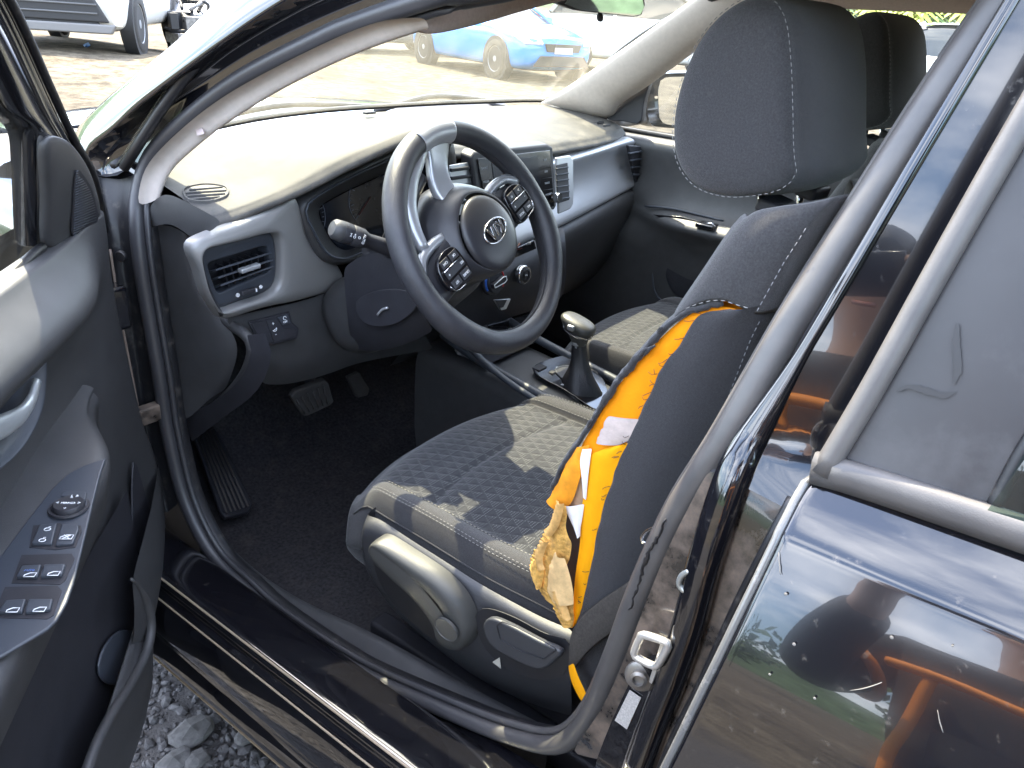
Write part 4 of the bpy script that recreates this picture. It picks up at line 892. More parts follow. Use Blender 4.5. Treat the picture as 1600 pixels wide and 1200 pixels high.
def cushion(par, cx, name='cushion'):
    us = [-1, -.99, -.965, -.93, -.89, -.85, -.81, -.78, -.765, -.755, -.745, -.735, -.72, -.70, -.65, -.55, -.4, -.27, -.13, 0]; us = us+[-u for u in us[-2::-1]]
    vs = [0, .01, .03, .06, .09, .12, .15, .19, .24, .275, .29, .30, .31, .325, .37, .44, .52, .58, .615, .63, .64, .65, .67, .72, .80, .90, 1.0]
    rows = []
    for v in vs:
        r = []
        for u in us:
            x, y = cxy(cx, u, v); r.append(V((x, y, cush_z(u, v))))
        rows.append(r)
    skirt = [V((p.x*.995+cx*.005, p.y-.004, p.z-.018)) for p in rows[0]]; skirt2 = [V((p.x*.94+cx*.06, p.y-.05, p.z-.035)) for p in rows[0]]
    rows = [skirt2, skirt]+rows
    for r in rows:
        a, b = r[0], r[-1]
        r.insert(0, V((a.x+.001, a.y, a.z-.018))); r.insert(0, V((a.x+.03, a.y-.006, a.z-.04)))
        r.append(V((b.x-.001, b.y, b.z-.018))); r.append(V((b.x-.03, b.y-.006, b.z-.04)))
    nu = len(rows[0])
    def mid(i, j):
        if i < 2: return 0
        if j < 6 or j > nu-8: return 2
        return 1 if 13 <= j <= nu-15 else 0
    return grid(name, rows, [FAB, INSERT, FABD], par, mids=mid, sub=1)
def cpt(cx, u, v, dz=.0012):
    x, y = cxy(cx, u, v); return V((x, y, cush_z(u, v)+dz))
HRL = [(.100, 1.094), (.135, 1.098), (.160, 1.118), (.172, 1.150), (.173, 1.190), (.163, 1.235), (.143, 1.268), (.115, 1.288), (.092, 1.290), (.072, 1.272), (.058, 1.235), (.046, 1.19), (.036, 1.15), (.029, 1.130), (.042, 1.112), (.068, 1.101)]
def headrest(par, cx, dy=0, dz=0):
    base_ = spline([V((0, y, z)) for y, z in HRL], 44, True); c = sum(base_, V())/44
    def lp(x, k, back=0):
        r = []
        for p in base_:
            q = c+(p-c)*k; t = smooth01((c.y+.01-p.y)/.06)
            r.append(V((cx+x, q.y-back*t+dy, q.z+dz)))
        return r
    secs = []
    for x, k, bk in ((.132, .30, 0), (.1325, .60, 0), (.131, .85, 0), (.126, .965, 0), (.121, 1.0, .001), (.1165, .992, .002), (.112, 1.004, .004), (.098, 1.015, .012), (.07, 1.02, .020), (.035, 1.02, .024), (0, 1.02, .025)):
        secs.append((x, k, bk))
    full = [lp(-x, k, bk) for x, k, bk in secs]+[lp(x, k, bk) for x, k, bk in secs[-2::-1]]
    o = grid('head_restraint', full, FAB, par, cu=True, cap=True, sub=1)
    for s in (-1, 1):
        l1 = lp(s*.1235, 1.004, .0); stitches('head_restraint_stitch', l1+[l1[0]], par)
    for s in (-1, 1):
        b0 = V((cx+s*.065, .075+dy, 1.06+dz)); tube('restraint_post', [b0+V((0, -.02, -.05)), b0, b0+V((0, .006, .055))], .0055, CHROME, par, n=10)
    return o
def sleeve(par, cx, s, dy=0, dz=0):
    c = V((cx+s*.065, .062+dy, 1.083+dz)); bx = box('restraint_sleeve', c, .046, .028, .016, PLASTD, par, ax=(V((1, -.1, 0)).normalized(), V((.1, 1, .2)).normalized(), V((0, -.2, 1)).normalized()), bevel=.004)
    return bx
# ---- driver seat
ds = group('driver_seat', car); DX = -.372
CX_ = -.388
cushion(ds, CX_)
for s in (-1, 1):
    stitches('cushion_stitch', [cpt(CX_, s*.765, v/30) for v in range(2, 31)], ds, m=rgb('stitch_pale', (.30, .285, .24), .8) if s < 0 else STITCH)
    stitches('cushion_stitch', [cpt(CX_, s*lerp(.86, .90, v/30), v/30) for v in range(3, 29)], ds)
    stitches('cushion_stitch', [cpt(CX_, s*lerp(.88, .92, v/30), v/30) for v in range(3, 29)], ds)
    tube('cushion_piping', [cpt(CX_, s*lerp(.945, .955, v/30), v/30, -.001) for v in range(1, 31)], .0014, FABD, ds, n=6)
# backrest: orange foam core, cover panels laid over it
def BX(px, py, x): return UX(px, py, x)
fe_px = [(1170, 338), (1148, 352), (1105, 418), (1060, 485), (1036, 522), (1000, 559), (966, 600), (938, 644), (909, 688), (884, 725), (858, 778), (840, 850), (838, 900), (868, 958), (893, 985)]   # front edge of the near flank
te_px = [(1144, 484), (1109, 489), (1088, 500), (1066, 531), (1044, 562), (1019, 606), (1000, 650), (981, 688), (962, 731), (948, 775), (937, 810), (927, 860), (915, 919), (900, 975), (893, 1040), (900, 1075), (922, 1100)]   # torn edge of the side cover
bk_px = [(1330, 300), (1290, 320), (1250, 378), (1205, 468), (1176, 545), (1140, 640), (1110, 730), (1085, 800), (1060, 860), (1030, 930), (1000, 1000), (975, 1060), (955, 1110)]
XS = -.638
fe3 = spline([BX(*p, XS+.006) for p in fe_px], 60); te3 = spline([BX(*p, XS-.002) for p in te_px], 60); bk3 = spline([BX(*p, XS+.012) for p in bk_px], 60)
# foam core: loft of level sections between front and back edges, through the whole seat width
secs = []
zs = [.47, .50, .55, .60, .66, .72, .78, .84, .90, .96, 1.0, 1.03, 1.06, 1.078]
fY = [(p.z, p.y) for p in fe3]; bY = [(p.z, p.y) for p in bk3]
def yat(tab, z): 
    a = min(tab, key=lambda q: abs(q[0]-z)); return a[1]
def core_row(z, ins):
    yf, yb = yat(fY, z)-ins, yat(bY, z)+ins*.7; 
    if z < .62: yf = min(yf, .232)
    d = yf-yb; topk = smooth01((1.085-z)/.06)
    xl, xr = DX-.235*(.80+.20*topk)+ins, DX+.235*(.80+.20*topk)-ins
    P = [(xl, yb+.2*d), (xl, yb+.5*d), (xl, yb+.8*d), (xl+.010, yf-.006), (xl+.035, yf+.004), (xl+.075, yf-.012), (xl+.11, yf-.040), (DX, yf-.045), (xr-.11, yf-.040), (xr-.075, yf-.012), (xr-.035, yf+.004), (xr-.010, yf-.006), (xr, yb+.8*d), (xr, yb+.5*d), (xr, yb+.2*d), (xr-.015, yb), (xr-.06, yb-.012), (DX, yb-.022), (xl+.06, yb-.012), (xl+.015, yb)]
    return spline([V((x, y, z)) for x, y in P], 60, True)
grid('backrest_core', [core_row(z, .010) for z in zs], FOAM, ds, cu=True, cap=True, sub=1)
# cover: back, far side, front (everything except the near flank strip that is torn open)
rows = []
for z in zs:
    r = core_row(z, .0)
    k0 = 7; rows.append(r[k0:56])
back_rows = [r for r in rows]
grid('backrest_cover', back_rows, FABD, ds, sub=1, solid=.004, offset=1)
top = core_row(zs[-1], .0); ct = sum(top, V())/60
grid('backrest_top', [[p+V((0, 0, -.03)) for p in core_row(1.06, -.001)], top, [lerp(ct, p, .93)+V((0, 0, .012)) for p in top], [lerp(ct, p, .75)+V((0, 0, .019)) for p in top], [lerp(ct, p, .3)+V((0, 0, .021)) for p in top], [lerp(ct, p, .02)+V((0, 0, .021)) for p in top]], FAB, ds, cu=True, sub=1)
# near flank, upper panel above the seam (whole)
seam_px = [(1052, 498), (1068, 489), (1094, 477), (1125, 472), (1150, 478), (1176, 486), (1200, 480)]
seam3 = spline([BX(*p, XS-.004) for p in seam_px], 24)
up_px = [[(1048, 500), (1066, 486), (1092, 474), (1124, 470), (1152, 481), (1178, 494), (1206, 492)], [(1070, 468), (1090, 455), (1112, 446), (1140, 440), (1166, 440), (1192, 444), (1222, 430)], [(1106, 416), (1124, 406), (1144, 398), (1170, 392), (1196, 388), (1220, 386), (1246, 380)], [(1146, 353), (1162, 345), (1180, 342), (1205, 340), (1230, 340), (1254, 338), (1280, 332)], [(1166, 338), (1184, 326), (1204, 322), (1230, 318), (1256, 316), (1280, 312), (1310, 306)]]
bul = [0, .006, .009, .010, .008, .004, -.004]
rows = [spline([BX(*p, XS-(bul[i]-.004)*(1-.3*k/4)+.012*(k == 4)+.004*(k == 3)) for i, p in enumerate(r)], 22) for k, r in enumerate(up_px)]
g1 = [p+V((.012, .006, 0)) for p in rows[0]]
for r in rows: r.insert(0, r[0]+V((.02, .008, .002))); r.append(r[-1]+V((.022, -.008, 0))); r.append(r[-1]+V((.05, -.012, 0)))
grid('shoulder_panel', rows, FAB, ds, sub=1, solid=.003, offset=-1)
# near flank, side cover below the seam, its front edge ripped away
rip = [p.copy() for p in te3]
for i, p in enumerate(rip):
    a = .0016 if i < 40 else .001; p += V((0, random.uniform(-a, a), random.uniform(-a, a)))
bke = spline([BX(*p, XS+.010) for p in [(1206, 472), (1196, 500), (1176, 548), (1148, 625), (1120, 705), (1095, 780), (1066, 850), (1040, 915), (1010, 985), (985, 1050), (965, 1110)]], 60)
rows = []
for a, b in zip(rip, bke):
    r = [a+V((.003, .001, 0)), a]
    for t in (.06, .15, .3, .45, .6, .75, .88, 1): r.append(lerp(a, b, t)+V((-.010*math.sin(math.pi*min(1, t*1.05)), 0, 0)))
    r += [b+V((.012, -.006, 0)), b+V((.05, -.016, 0))]
    rows.append(r)
grid('side_cover', rows, FABD, ds, sub=1)
# soft vertical crease pressed into the side cover
# stitched lines on the flank
stitches('flank_stitch', [lerp(p, q, .93)+V((-.0045, 0, 0)) for p, q in zip(rip, bke)][2:44], ds, m=rgb('stitch_dim', (.16, .16, .17), .8))
sl_ = [BX(*p, XS-.0075) for p in [(1072, 482), (1094, 474), (1124, 469), (1150, 476), (1174, 483)]]
stitches('flank_stitch', spline(sl_, 30), ds)
stitches('flank_stitch', [BX(*p, XS-.006) for p in [(1183, 486), (1200, 455), (1225, 410), (1248, 375), (1262, 352)]], ds, m=rgb('stitch_dim2', (.20, .20, .21), .8))
# curled edge of the front cover along the rip
ce = spline([BX(*p, XS-.001) for p in [(1130, 476), (1094, 480), (1064, 494), (1034, 519), (1012, 540), (998, 558), (964, 598), (936, 642), (907, 686), (882, 724), (862, 762)]], 60)
ce = [p+V((0, random.uniform(-.0012, .0012), random.uniform(-.0012, .0012))) for p in ce]
tube('torn_cover_edge', ce, [.0025+.0022*abs(math.sin(i*.35))*(1 if 14 < i < 34 else .35) for i in range(60)], FABD, ds, n=6)
fr_rows = [[p+V((0, .002, 0)) for p in ce], [p+V((.012, .010, 0)) for p in ce], [p+V((.05, .012, 0)) for p in ce]]
grid('front_cover', fr_rows, FAB, ds, sub=1, solid=.003)
for a, b in [((1000, 555), (1017, 543)), ((1006, 556), (1024, 540)), ((1028, 520), (1036, 512)), ((925, 656), (918, 668))]:
    tube('cover_shred', spline([BX(*a, XS-.006), BX((a[0]+b[0])/2, (a[1]+b[1])/2-3, XS-.010), BX(*b, XS-.007)], 8), [.0006+.0016*math.sin(math.pi*(i+.5)/8) for i in range(8)], FABD, ds, n=5)
# orange backing exposed in the rip
def fill(name, A, B, m, x, bow=.006, n=50, k=7, jag=0, par=None):
    a3 = spline([BX(*p, x) for p in A], n); b3 = spline([BX(*p, x) for p in B], n); rows = []
    for i, (a, b) in enumerate(zip(a3, b3)):
        ja = V((0, random.uniform(-jag, jag), random.uniform(-jag, jag))) if jag else V()
        rows.append([lerp(a+ja, b, t/(k-1))+V((-bow*math.sin(math.pi*t/(k-1)), 0, 0)) for t in range(k)])
    return grid(name, rows, m, par or ds, sub=1)
oa = [(1150, 482), (1125, 479), (1094, 484), (1066, 499), (1036, 525), (1000, 562), (966, 603), (938, 647), (912, 690), (908, 700), (902, 740)]
ob = [(1156, 490), (1112, 496), (1094, 508), (1072, 539), (1050, 570), (1025, 612), (1006, 656), (987, 694), (970, 730), (958, 765), (950, 790)]
fill('torn_foam', oa, ob, FOAM, XS+.004, .003)
fill('torn_foam_strip', [(958, 697), (938, 704), (921, 715), (915, 760), (908, 800), (906, 850), (899, 900), (895, 950), (893, 980)], [(988, 690), (975, 722), (964, 750), (952, 780), (943, 815), (933, 862), (921, 919), (914, 950), (900, 976)], FOAMY, XS+.000, .004)
fill('torn_foam_flap', [(900, 700), (884, 726), (872, 752), (858, 778), (853, 784)], [(922, 694), (914, 720), (906, 748), (893, 785), (874, 800)], mat('orange_backing', (.80, .30, .01), .8, var=.25, vscale=40), XS-.002, .003, n=24, jag=.001)
fill('gauze_patch', [(952, 649), (944, 662), (936, 680), (930, 692)], [(1000, 655), (994, 668), (988, 684), (966, 696)], GAUZE, XS-.0015, .002, n=16, k=6, jag=.0012)
fill('gauze_patch', [(908, 720), (900, 750), (890, 785), (886, 795)], [(918, 708), (915, 745), (912, 775), (910, 792)], mat('tan_backing', (.48, .32, .20), .85, var=.2, vscale=50), XS+.006, .002, n=16, k=5)
fill('airbag_scrap', [(908, 701), (905, 715), (908, 740), (911, 770)], [(925, 700), (923, 712), (919, 745), (916, 782)], BAG, XS-.003, .003, n=16, k=5)
fill('airbag_scrap', [(880, 790), (886, 802), (891, 814), (898, 828), (903, 840)], [(913, 787), (911, 802), (909, 815), (907, 826), (907, 838)], BAG, XS-.004, .005, n=16, k=6, jag=.0008)
# ragged foam hanging out above the cushion
fa = [(872, 780), (866, 800), (862, 815), (855, 828), (845, 838), (842, 852), (832, 864), (829, 880), (836, 905), (846, 928), (862, 945), (870, 958), (876, 972)]
fb = [(884, 790), (886, 805), (884, 822), (888, 838), (893, 850), (890, 872), (884, 890), (888, 915), (896, 935), (896, 952), (897, 964), (896, 974), (894, 980)]
fill('hanging_foam', fa, fb, RAWFOAM, XS-.008, .006, n=110, k=9, jag=.0034)
fill('hanging_foam', [(838, 868), (830, 878), (828, 890), (834, 905), (842, 918)], [(848, 874), (849, 884), (850, 896), (848, 908), (846, 918)], RAWFOAM, XS-.016, .008, n=30, k=6, jag=.0018)
fill('hanging_foam', [(868, 862), (860, 880), (856, 905), (856, 925), (864, 940)], [(882, 872), (888, 890), (893, 910), (896, 930), (896, 945)], mat('tan_foam', (.66, .44, .20), .85, var=.25, vscale=60, bump=.6, bscale=200), XS-.018, .006, n=30, k=7, jag=.001)
fill('cavity_lining', [(886, 800), (884, 850), (888, 900), (894, 940)], [(906, 800), (908, 850), (902, 900), (897, 940)], mat('cavity_brown', (.045, .03, .025), .9), XS+.012, 0, n=20, k=4)
fill('torn_foam_foot', [(888, 1040), (892, 1062), (902, 1085), (915, 1106)], [(896, 1036), (904, 1058), (915, 1082), (920, 1100)], FOAMY, XS-.034, .002, n=16, k=4)
# frayed threads along the rip and thin film curling off the foam
rt = random.Random(5); THR = mat('frayed_thread', (.03, .03, .032), .9)
for k in range(34):
    p = rip[rt.randrange(3, 56)]; q = p+V((-.004, rt.uniform(.002, .009), rt.uniform(-.006, .006))); tube('frayed_thread', [p, lerp(p, q, .5)+V((-.002, 0, rt.uniform(-.002, .002))), q], .00032, THR, ds, n=4)
FILM = mat('amber_film', (.62, .36, .12), .55, var=.3, vscale=70)
for A_, B_ in (([(872, 782), (864, 800), (858, 818), (850, 832)], [(882, 786), (878, 806), (872, 824), (862, 838)]), ([(846, 842), (838, 858), (834, 874), (840, 888)], [(858, 846), (852, 860), (848, 876), (852, 890)]), ([(860, 925), (866, 942), (872, 956), (880, 968)], [(874, 920), (882, 938), (888, 954), (892, 968)])):
    fill('foam_film', A_, B_, FILM, XS-.020, .004, n=26, k=6, jag=.0022)
headrest(ds, DX)
for s in (-1, 1): sleeve(ds, DX, s)
# plastic valance with levers
VAL = mat('seat_valance', (.036, .037, .041), .44, bump=.35, bscale=1200, dust=.12, dcol=(.3, .28, .25), dscale=60, dth=.58)
def VX(px, py, o=0): return onp(px, py, (1, .06, .12), -.660+.06*.35+.12*.48+o)
top_ = [(574, 806), (594, 812), (640, 842), (700, 880), (750, 912), (800, 940), (850, 966), (896, 985)]
m1 = [(566, 822), (586, 830), (640, 866), (702, 905), (752, 938), (800, 962), (846, 985), (894, 1004)]
m2 = [(562, 845), (590, 884), (640, 930), (700, 985), (756, 1005), (806, 1028), (850, 1040), (892, 1050)]
m3 = [(568, 885), (600, 930), (650, 972), (712, 1018), (765, 1045), (812, 1064), (852, 1074), (892, 1082)]
m4 = [(580, 905), (612, 950), (665, 998), (725, 1045), (776, 1075), (820, 1095), (856, 1108), (895, 1120)]
rows = [spline([VX(*p, o) for p in r], 30) for r, o in ((top_, .022), (m1, .004), (m2, 0), (m3, .004), (m4, .03))]
for r in rows: r.insert(0, r[0]+V((.010, .008, -.002))); r.insert(0, r[0]+V((.05, .012, -.006)))
grid('seat_valance', rows, VAL, ds, sub=2)
# recess behind the lift lever, and its lower lip
rec = [(585, 848), (602, 846), (640, 870), (690, 905), (720, 940), (735, 980), (722, 1008), (700, 1010), (660, 985), (610, 935), (586, 885)]
slab('lever_recess', poly(spline([VX(*p, -.001) for p in rec], 40, True), 40, True), (-.0015, 0, 0), mat('recess_plastic', (.012, .012, .014), .5, bump=.3, bscale=1200), ds, bevel=0)
lv = [(582, 848), (588, 842), (600, 843), (640, 868), (690, 902), (722, 938), (738, 978), (735, 1004), (718, 1018), (697, 1014), (682, 1000), (676, 976), (655, 945), (610, 902), (586, 876), (580, 862)]
lv3 = spline([VX(*p, -.012) for p in lv], 48, True); lc = sum(lv3, V())/48
LEV = mat('lever_plastic', (.060, .060, .057), .42, bump=.25, bscale=1300)
spine = spline([VX(*p, -.020) for p in [(588, 854), (620, 878), (660, 912), (690, 945), (706, 978)]], 24)
def near_sp(p): return min(spine, key=lambda q: (q-p).length)
rows = [[p+V((.016, 0, 0)) for p in lv3], lv3, [lerp(p, near_sp(p), .25)+V((-.010, 0, 0)) for p in lv3], [lerp(p, near_sp(p), .6)+V((-.010, 0, 0)) for p in lv3], [near_sp(p)+V((-.005, 0, 0)) for p in lv3]]
grid('height_lever', rows, LEV, ds, cu=True, sub=1)
lathe('lever_cap', VX(699, 982, -.030), (-1, -.06, -.12), [(.0195, 0), (.0195, .003), (.0185, .0038), (.0178, .0028), (0, .0032)], LEV, ds, n=30)
# recliner handle in its pocket
pk = [(744, 962), (760, 950), (800, 962), (850, 988), (890, 1004), (884, 1050), (850, 1062), (810, 1052), (775, 1030), (752, 1000)]
slab('recliner_pocket', poly(spline([VX(*p, -.001) for p in pk], 36, True), 36, True), (-.0012, 0, 0), mat('pocket_plastic', (.018, .018, .021), .55), ds, bevel=0)
rh = [(762, 976), (772, 961), (800, 970), (850, 996), (884, 1012), (878, 1024), (852, 1041), (815, 1028), (775, 1004)]
slab('recliner_handle', poly(spline([VX(*p, -.008) for p in rh], 36, True), 36, True), V((-.012, 0, .002)), mat('recliner_plastic', (.040, .042, .048), .4, bump=.3, bscale=1200), ds, bevel=.004)
ri = [(776, 978), (784, 971), (806, 979), (850, 1002), (870, 1014), (850, 1030), (815, 1018), (782, 1000)]
tube('handle_groove', poly([VX(*p, -.0205) for p in ri], 40, True), .0008, PLASTD, ds, n=5, closed=True)
slab('valance_chip', [VX(*p, -.004) for p in [(770, 1034), (781, 1027), (783, 1044)]], (-.001, 0, 0), mat('chipped_plastic', (.5, .48, .42), .7), ds, bevel=0)
# seat rail and base under the cushion
box('seat_rail', (DX-.20, .25, .26), .04, .62, .05, PLASTD, ds, bevel=.006); box('seat_rail', (DX+.20, .25, .26), .04, .62, .05, PLASTD, ds, bevel=.006)
box('seat_base', (DX, .27, .38), .42, .44, .16, PLASTD, ds, bevel=.02)
# ---- passenger seat
ps = group('passenger_seat', car); PX = .365
cu2 = cushion(ps, PX); cu2.location = (0, .10, -.005)
PY = .085
rows = [[p+V((PX-DX, PY, 0)) for p in core_row(z, 0)] for z in zs]
grid('backrest', rows, FAB, ps, cu=True, sub=1)
grid('backrest_top', [[p+V((PX-DX, PY, 0)) for p in r] for r in ([p+V((0, 0, -.03)) for p in core_row(1.06, -.001)], top, [lerp(ct, p, .93)+V((0, 0, .012)) for p in top], [lerp(ct, p, .75)+V((0, 0, .019)) for p in top], [lerp(ct, p, .3)+V((0, 0, .021)) for p in top], [lerp(ct, p, .02)+V((0, 0, .021)) for p in top])], FAB, ps, cu=True, sub=1)
headrest(ps, PX, PY+.0, .005)
for s in (-1, 1): sleeve(ps, PX, s, PY)
box('seat_base', (PX, .33, .36), .44, .46, .2, PLASTD, ps, bevel=.02)
# ---- seat belt: webbing from the sill up past the seat, its tongue hanging by the pillar
sb_ = group('seat_belt', car)
BELT = mat('belt_webbing', (.052, .047, .042), .85, spec=.2, var=.25, vscale=300, bump=.8, bscale=1500)
ba = spline([BX(*p, XS-.020) for p in [(1010, 880), (985, 905), (940, 935), (905, 965), (890, 995), (888, 1040)]], 20)
bb = spline([BX(*p, XS-.026) for p in [(1020, 935), (1000, 960), (965, 985), (930, 1010), (905, 1035), (892, 1058)]], 20)
grid('belt_webbing', [ba, [lerp(p, q, .5)+V((-.003, 0, 0)) for p, q in zip(ba, bb)], bb], BELT, sb_, sub=1, solid=.0015)
tg = [BX(*p, -.665) for p in [(1003, 840), (1012, 829), (1030, 824), (1034, 838), (1018, 846), (1006, 848)]]
tube('belt_tongue', spline(tg, 24, True), .0020, CHROME, sb_, n=8, closed=True)
# ================================================================ centre console, selector, pedals
cn = group('centre_console', car)
# body of the tunnel
def csec(y, w, z): return [V((x, y, zz)) for x, zz in ((-w, .2), (-w, z-.05), (-w+.006, z-.012), (-w+.02, z), (-w+.04, z+.003), (0, z+.002), (w-.04, z+.003), (w-.02, z), (w-.006, z-.012), (w, z-.05), (w, .2))]
grid('console_body', [csec(.90, .12, .55), csec(.80, .115, .548), csec(.70, .11, .545), csec(.58, .105, .535), (csec(.45, .10, .52)), csec(.33, .10, .50), csec(.30, .10, .47), csec(.1, .095, .46), csec(-.3, .09, .45)], PLAST, cn, sub=1)
# raised rails either side of the selector plate
for s in (-1, 1): tube('console_rail', spline([V((s*.098, y, z)) for y, z in ((.84, .60), (.74, .572), (.62, .552), (.5, .535), (.36, .512))], 24), .010, PLASTG, cn, n=10)
def KZ(px, py, o=0): return onp(px, py, (0, -.13, 1), .535-.13*.55+o)
plate_ = [(832, 578), (850, 566), (893, 556), (915, 566), (945, 600), (950, 640), (930, 642), (880, 610), (845, 592)]
slab('selector_plate', poly(spline([KZ(*p, .006) for p in plate_], 30, True), 30, True), (0, 0, .004), GLOSSK, cn, bevel=.001)
lp_ = [(868, 578), (886, 572), (905, 580), (930, 604), (940, 614), (930, 617), (905, 605), (880, 592)]
tube('boot_ring', spline([KZ(*p, .011) for p in lp_], 30, True), .0022, PLASTG, cn, n=8, closed=True)
slab('boot_leather', poly(spline([KZ(*p, .0105) for p in lp_], 28, True), 28, True), (0, 0, .001), mat('boot_leather', (.015, .015, .018), .45, bump=.6, bscale=300), cn, bevel=0)
kb = V((0, .535, .553)); kt = V((.002, .553, .655)); kd = (kt-kb).normalized()
rows = []
for t, r in ((-.02, .042), (0, .036), (.02, .025), (.045, .018), (.07, .0145), (.09, .013)):
    rows.append([kb+kd*t+(V((1, 0, 0))*math.cos(q)+V((0, 1, 0))*math.sin(q)*1.15)*r*(1+.10*math.cos(4*q+t*40)) for q in [2*math.pi*j/20 for j in range(20)]])
grid('selector_boot', rows, MATS['boot_leather'], cn, cu=True, sub=1)
lathe('selector_shaft', kb+kd*.07, kd, [(.013, 0), (.013, .012), (.016, .014), (.0165, .020), (.014, .022)], SILVER, cn, n=20)
# knob
def ksec(c, a, b, X, Y, n=22, sq=2.8): return [c+X*(a*math.copysign(abs(math.cos(q))**(2/sq), math.cos(q)))+Y*(b*math.copysign(abs(math.sin(q))**(2/sq), math.sin(q))) for q in [2*math.pi*i/n for i in range(n)]]
KX, KY2 = V((1, 0, 0)), V((0, .94, .2)).normalized()
KNOB = mat('knob_leather', (.055, .055, .052), .36, bump=.3, bscale=900)
k0 = kb+kd*.092
grid('selector_knob', [ksec(k0+kd*h, a, b, KX, KY2) for h, a, b in ((-.012, .014, .015), (.004, .017, .018), (.012, .021, .023), (.022, .0255, .032), (.033, .0275, .039), (.040, .0265, .040), (.046, .021, .034), (.049, .010, .019))], KNOB, cn, cu=True, cap=True, sub=1)
grid('knob_trim', [ksec(k0+kd*h, a, b, KX, KY2) for h, a, b in ((.014, .0222, .0262), (.016, .0252, .030), (.020, .0275, .034), (.0225, .0272, .034))], CHROME, cn, cu=True, sub=1)
box('knob_button', k0+kd*.034+KX*-.029, .008, .016, .012, SILVER, cn, bevel=.003)
for px, py, s in ((862, 581, 'P'), (871, 574, 'O'), (879, 601, 'D'), (893, 607, '-')): text('selector_mark', s, KZ(px, py, .0112), V((1, 0, 0)), V((0, 1, 0)), .009, WHITE, cn)
box('console_button', KZ(863, 582, .0105), .014, .012, .004, PLASTD, cn, bevel=.001)
box('console_button', KZ(843, 574, .0105), .030, .020, .003, PLASTD, cn, bevel=.001)
# storage tray wall in front of the selector
rows = [[V((x, .72, .56)) for x in (-.09, 0, .09)], [V((x, .80, .56)) for x in (-.09, 0, .09)], [V((x, .86, .62)) for x in (-.09, 0, .09)]]
grid('console_tray', rows, PLASTD, cn)
tube('console_edge', spline([V((-.118, y, z)) for y, z in ((.90, .70), (.82, .645), (.74, .600), (.66, .565), (.56, .540), (.44, .518))], 24), .007, PLASTG, cn, n=10)
# pedals
br = [UY(*p, .94) for p in [(455, 622), (462, 612), (508, 594), (514, 600), (522, 628), (516, 634), (482, 650), (474, 650)]]
slab('brake_pedal', br, (0, .012, .004), mat('pedal_rubber', (.040, .036, .034), .7, var=.2, bump=.6, bscale=250), car, bevel=.003)
for k in range(6):
    A, B = lerp(br[0], br[2], .08+k*.165), lerp(br[7], br[5], .08+k*.165); tube('pedal_rib', [lerp(A, B, .12)+V((0, -.002, 0)), lerp(A, B, .88)+V((0, -.002, 0))], .0022, MATS['pedal_rubber'], car, n=6)
bar('pedal_arm', (br[2]+br[5])/2+V((-.03, .012, .03)), (-.34, 1.2, .70), .012, .03, PLASTD, car)
slab('accelerator_pedal', [UY(*p, .99) for p in [(545, 590), (562, 582), (578, 608), (575, 618), (560, 622)]], (0, .014, 0), MATS['pedal_rubber'], car, bevel=.003)
# foot rest with ribs
def FR(px, py, o=0): return onp(px, py, (.2, -.55, 1), -.405+o)
fo = [(303, 682), (335, 668), (342, 676), (396, 788), (388, 800), (352, 808), (345, 800)]
slab('foot_rest', [FR(*p) for p in fo], (0, .006, -.012), PLASTD, car, bevel=.003)
for k in range(6):
    t = .10+.8*k/5; A, B = lerp(FR(306, 684, .003), FR(336, 671, .003), t), lerp(FR(350, 802, .003), FR(392, 790, .003), t)
    tube('foot_rest_rib', [A, B], .0022, mat('rib_plastic', (.05, .043, .04), .6) if k == 0 else MATS['rib_plastic'], car, n=6)
# inner sill trim
si = [[(272, 700), (300, 790), (350, 880), (420, 945), (560, 1030), (700, 1095), (820, 1140)], [(284, 700), (312, 790), (366, 868), (448, 930), (580, 1000), (720, 1075), (850, 1140)], [(298, 715), (330, 800), (390, 872), (475, 930), (600, 980), (740, 1060), (860, 1125)]]
rows = [spline([UX(*p, x) for p in r], 30) for r, x in zip(si, (-.680, -.655, -.635))]
rows.append([V((p.x+.01, p.y, .2)) for p in rows[-1]])
grid('sill_trim', rows, PLAST, car, sub=1)
# ================================================================ driver door, swung open
dd = group('driver_door', car)
TH = math.radians(47); HG = V((-.775, .965, 0)); ES = V((-math.sin(TH), -math.cos(TH), 0)); EN = V((math.cos(TH), -math.sin(TH), 0)); EZ = V((0, 0, 1))
def DP(s, n, z): return HG+ES*s+EN*n+EZ*z
def D(px, py, n): return onp(px, py, EN, EN.dot(HG)+n)
def DT(px, py, n, k=.33):
    """on the door's glass-house, which leans inwards above the belt"""
    p = D(px, py, n)
    if p.z > .93: p = onp(px, py, EN-EZ*k, EN.dot(HG)+n-k*.93)
    return p
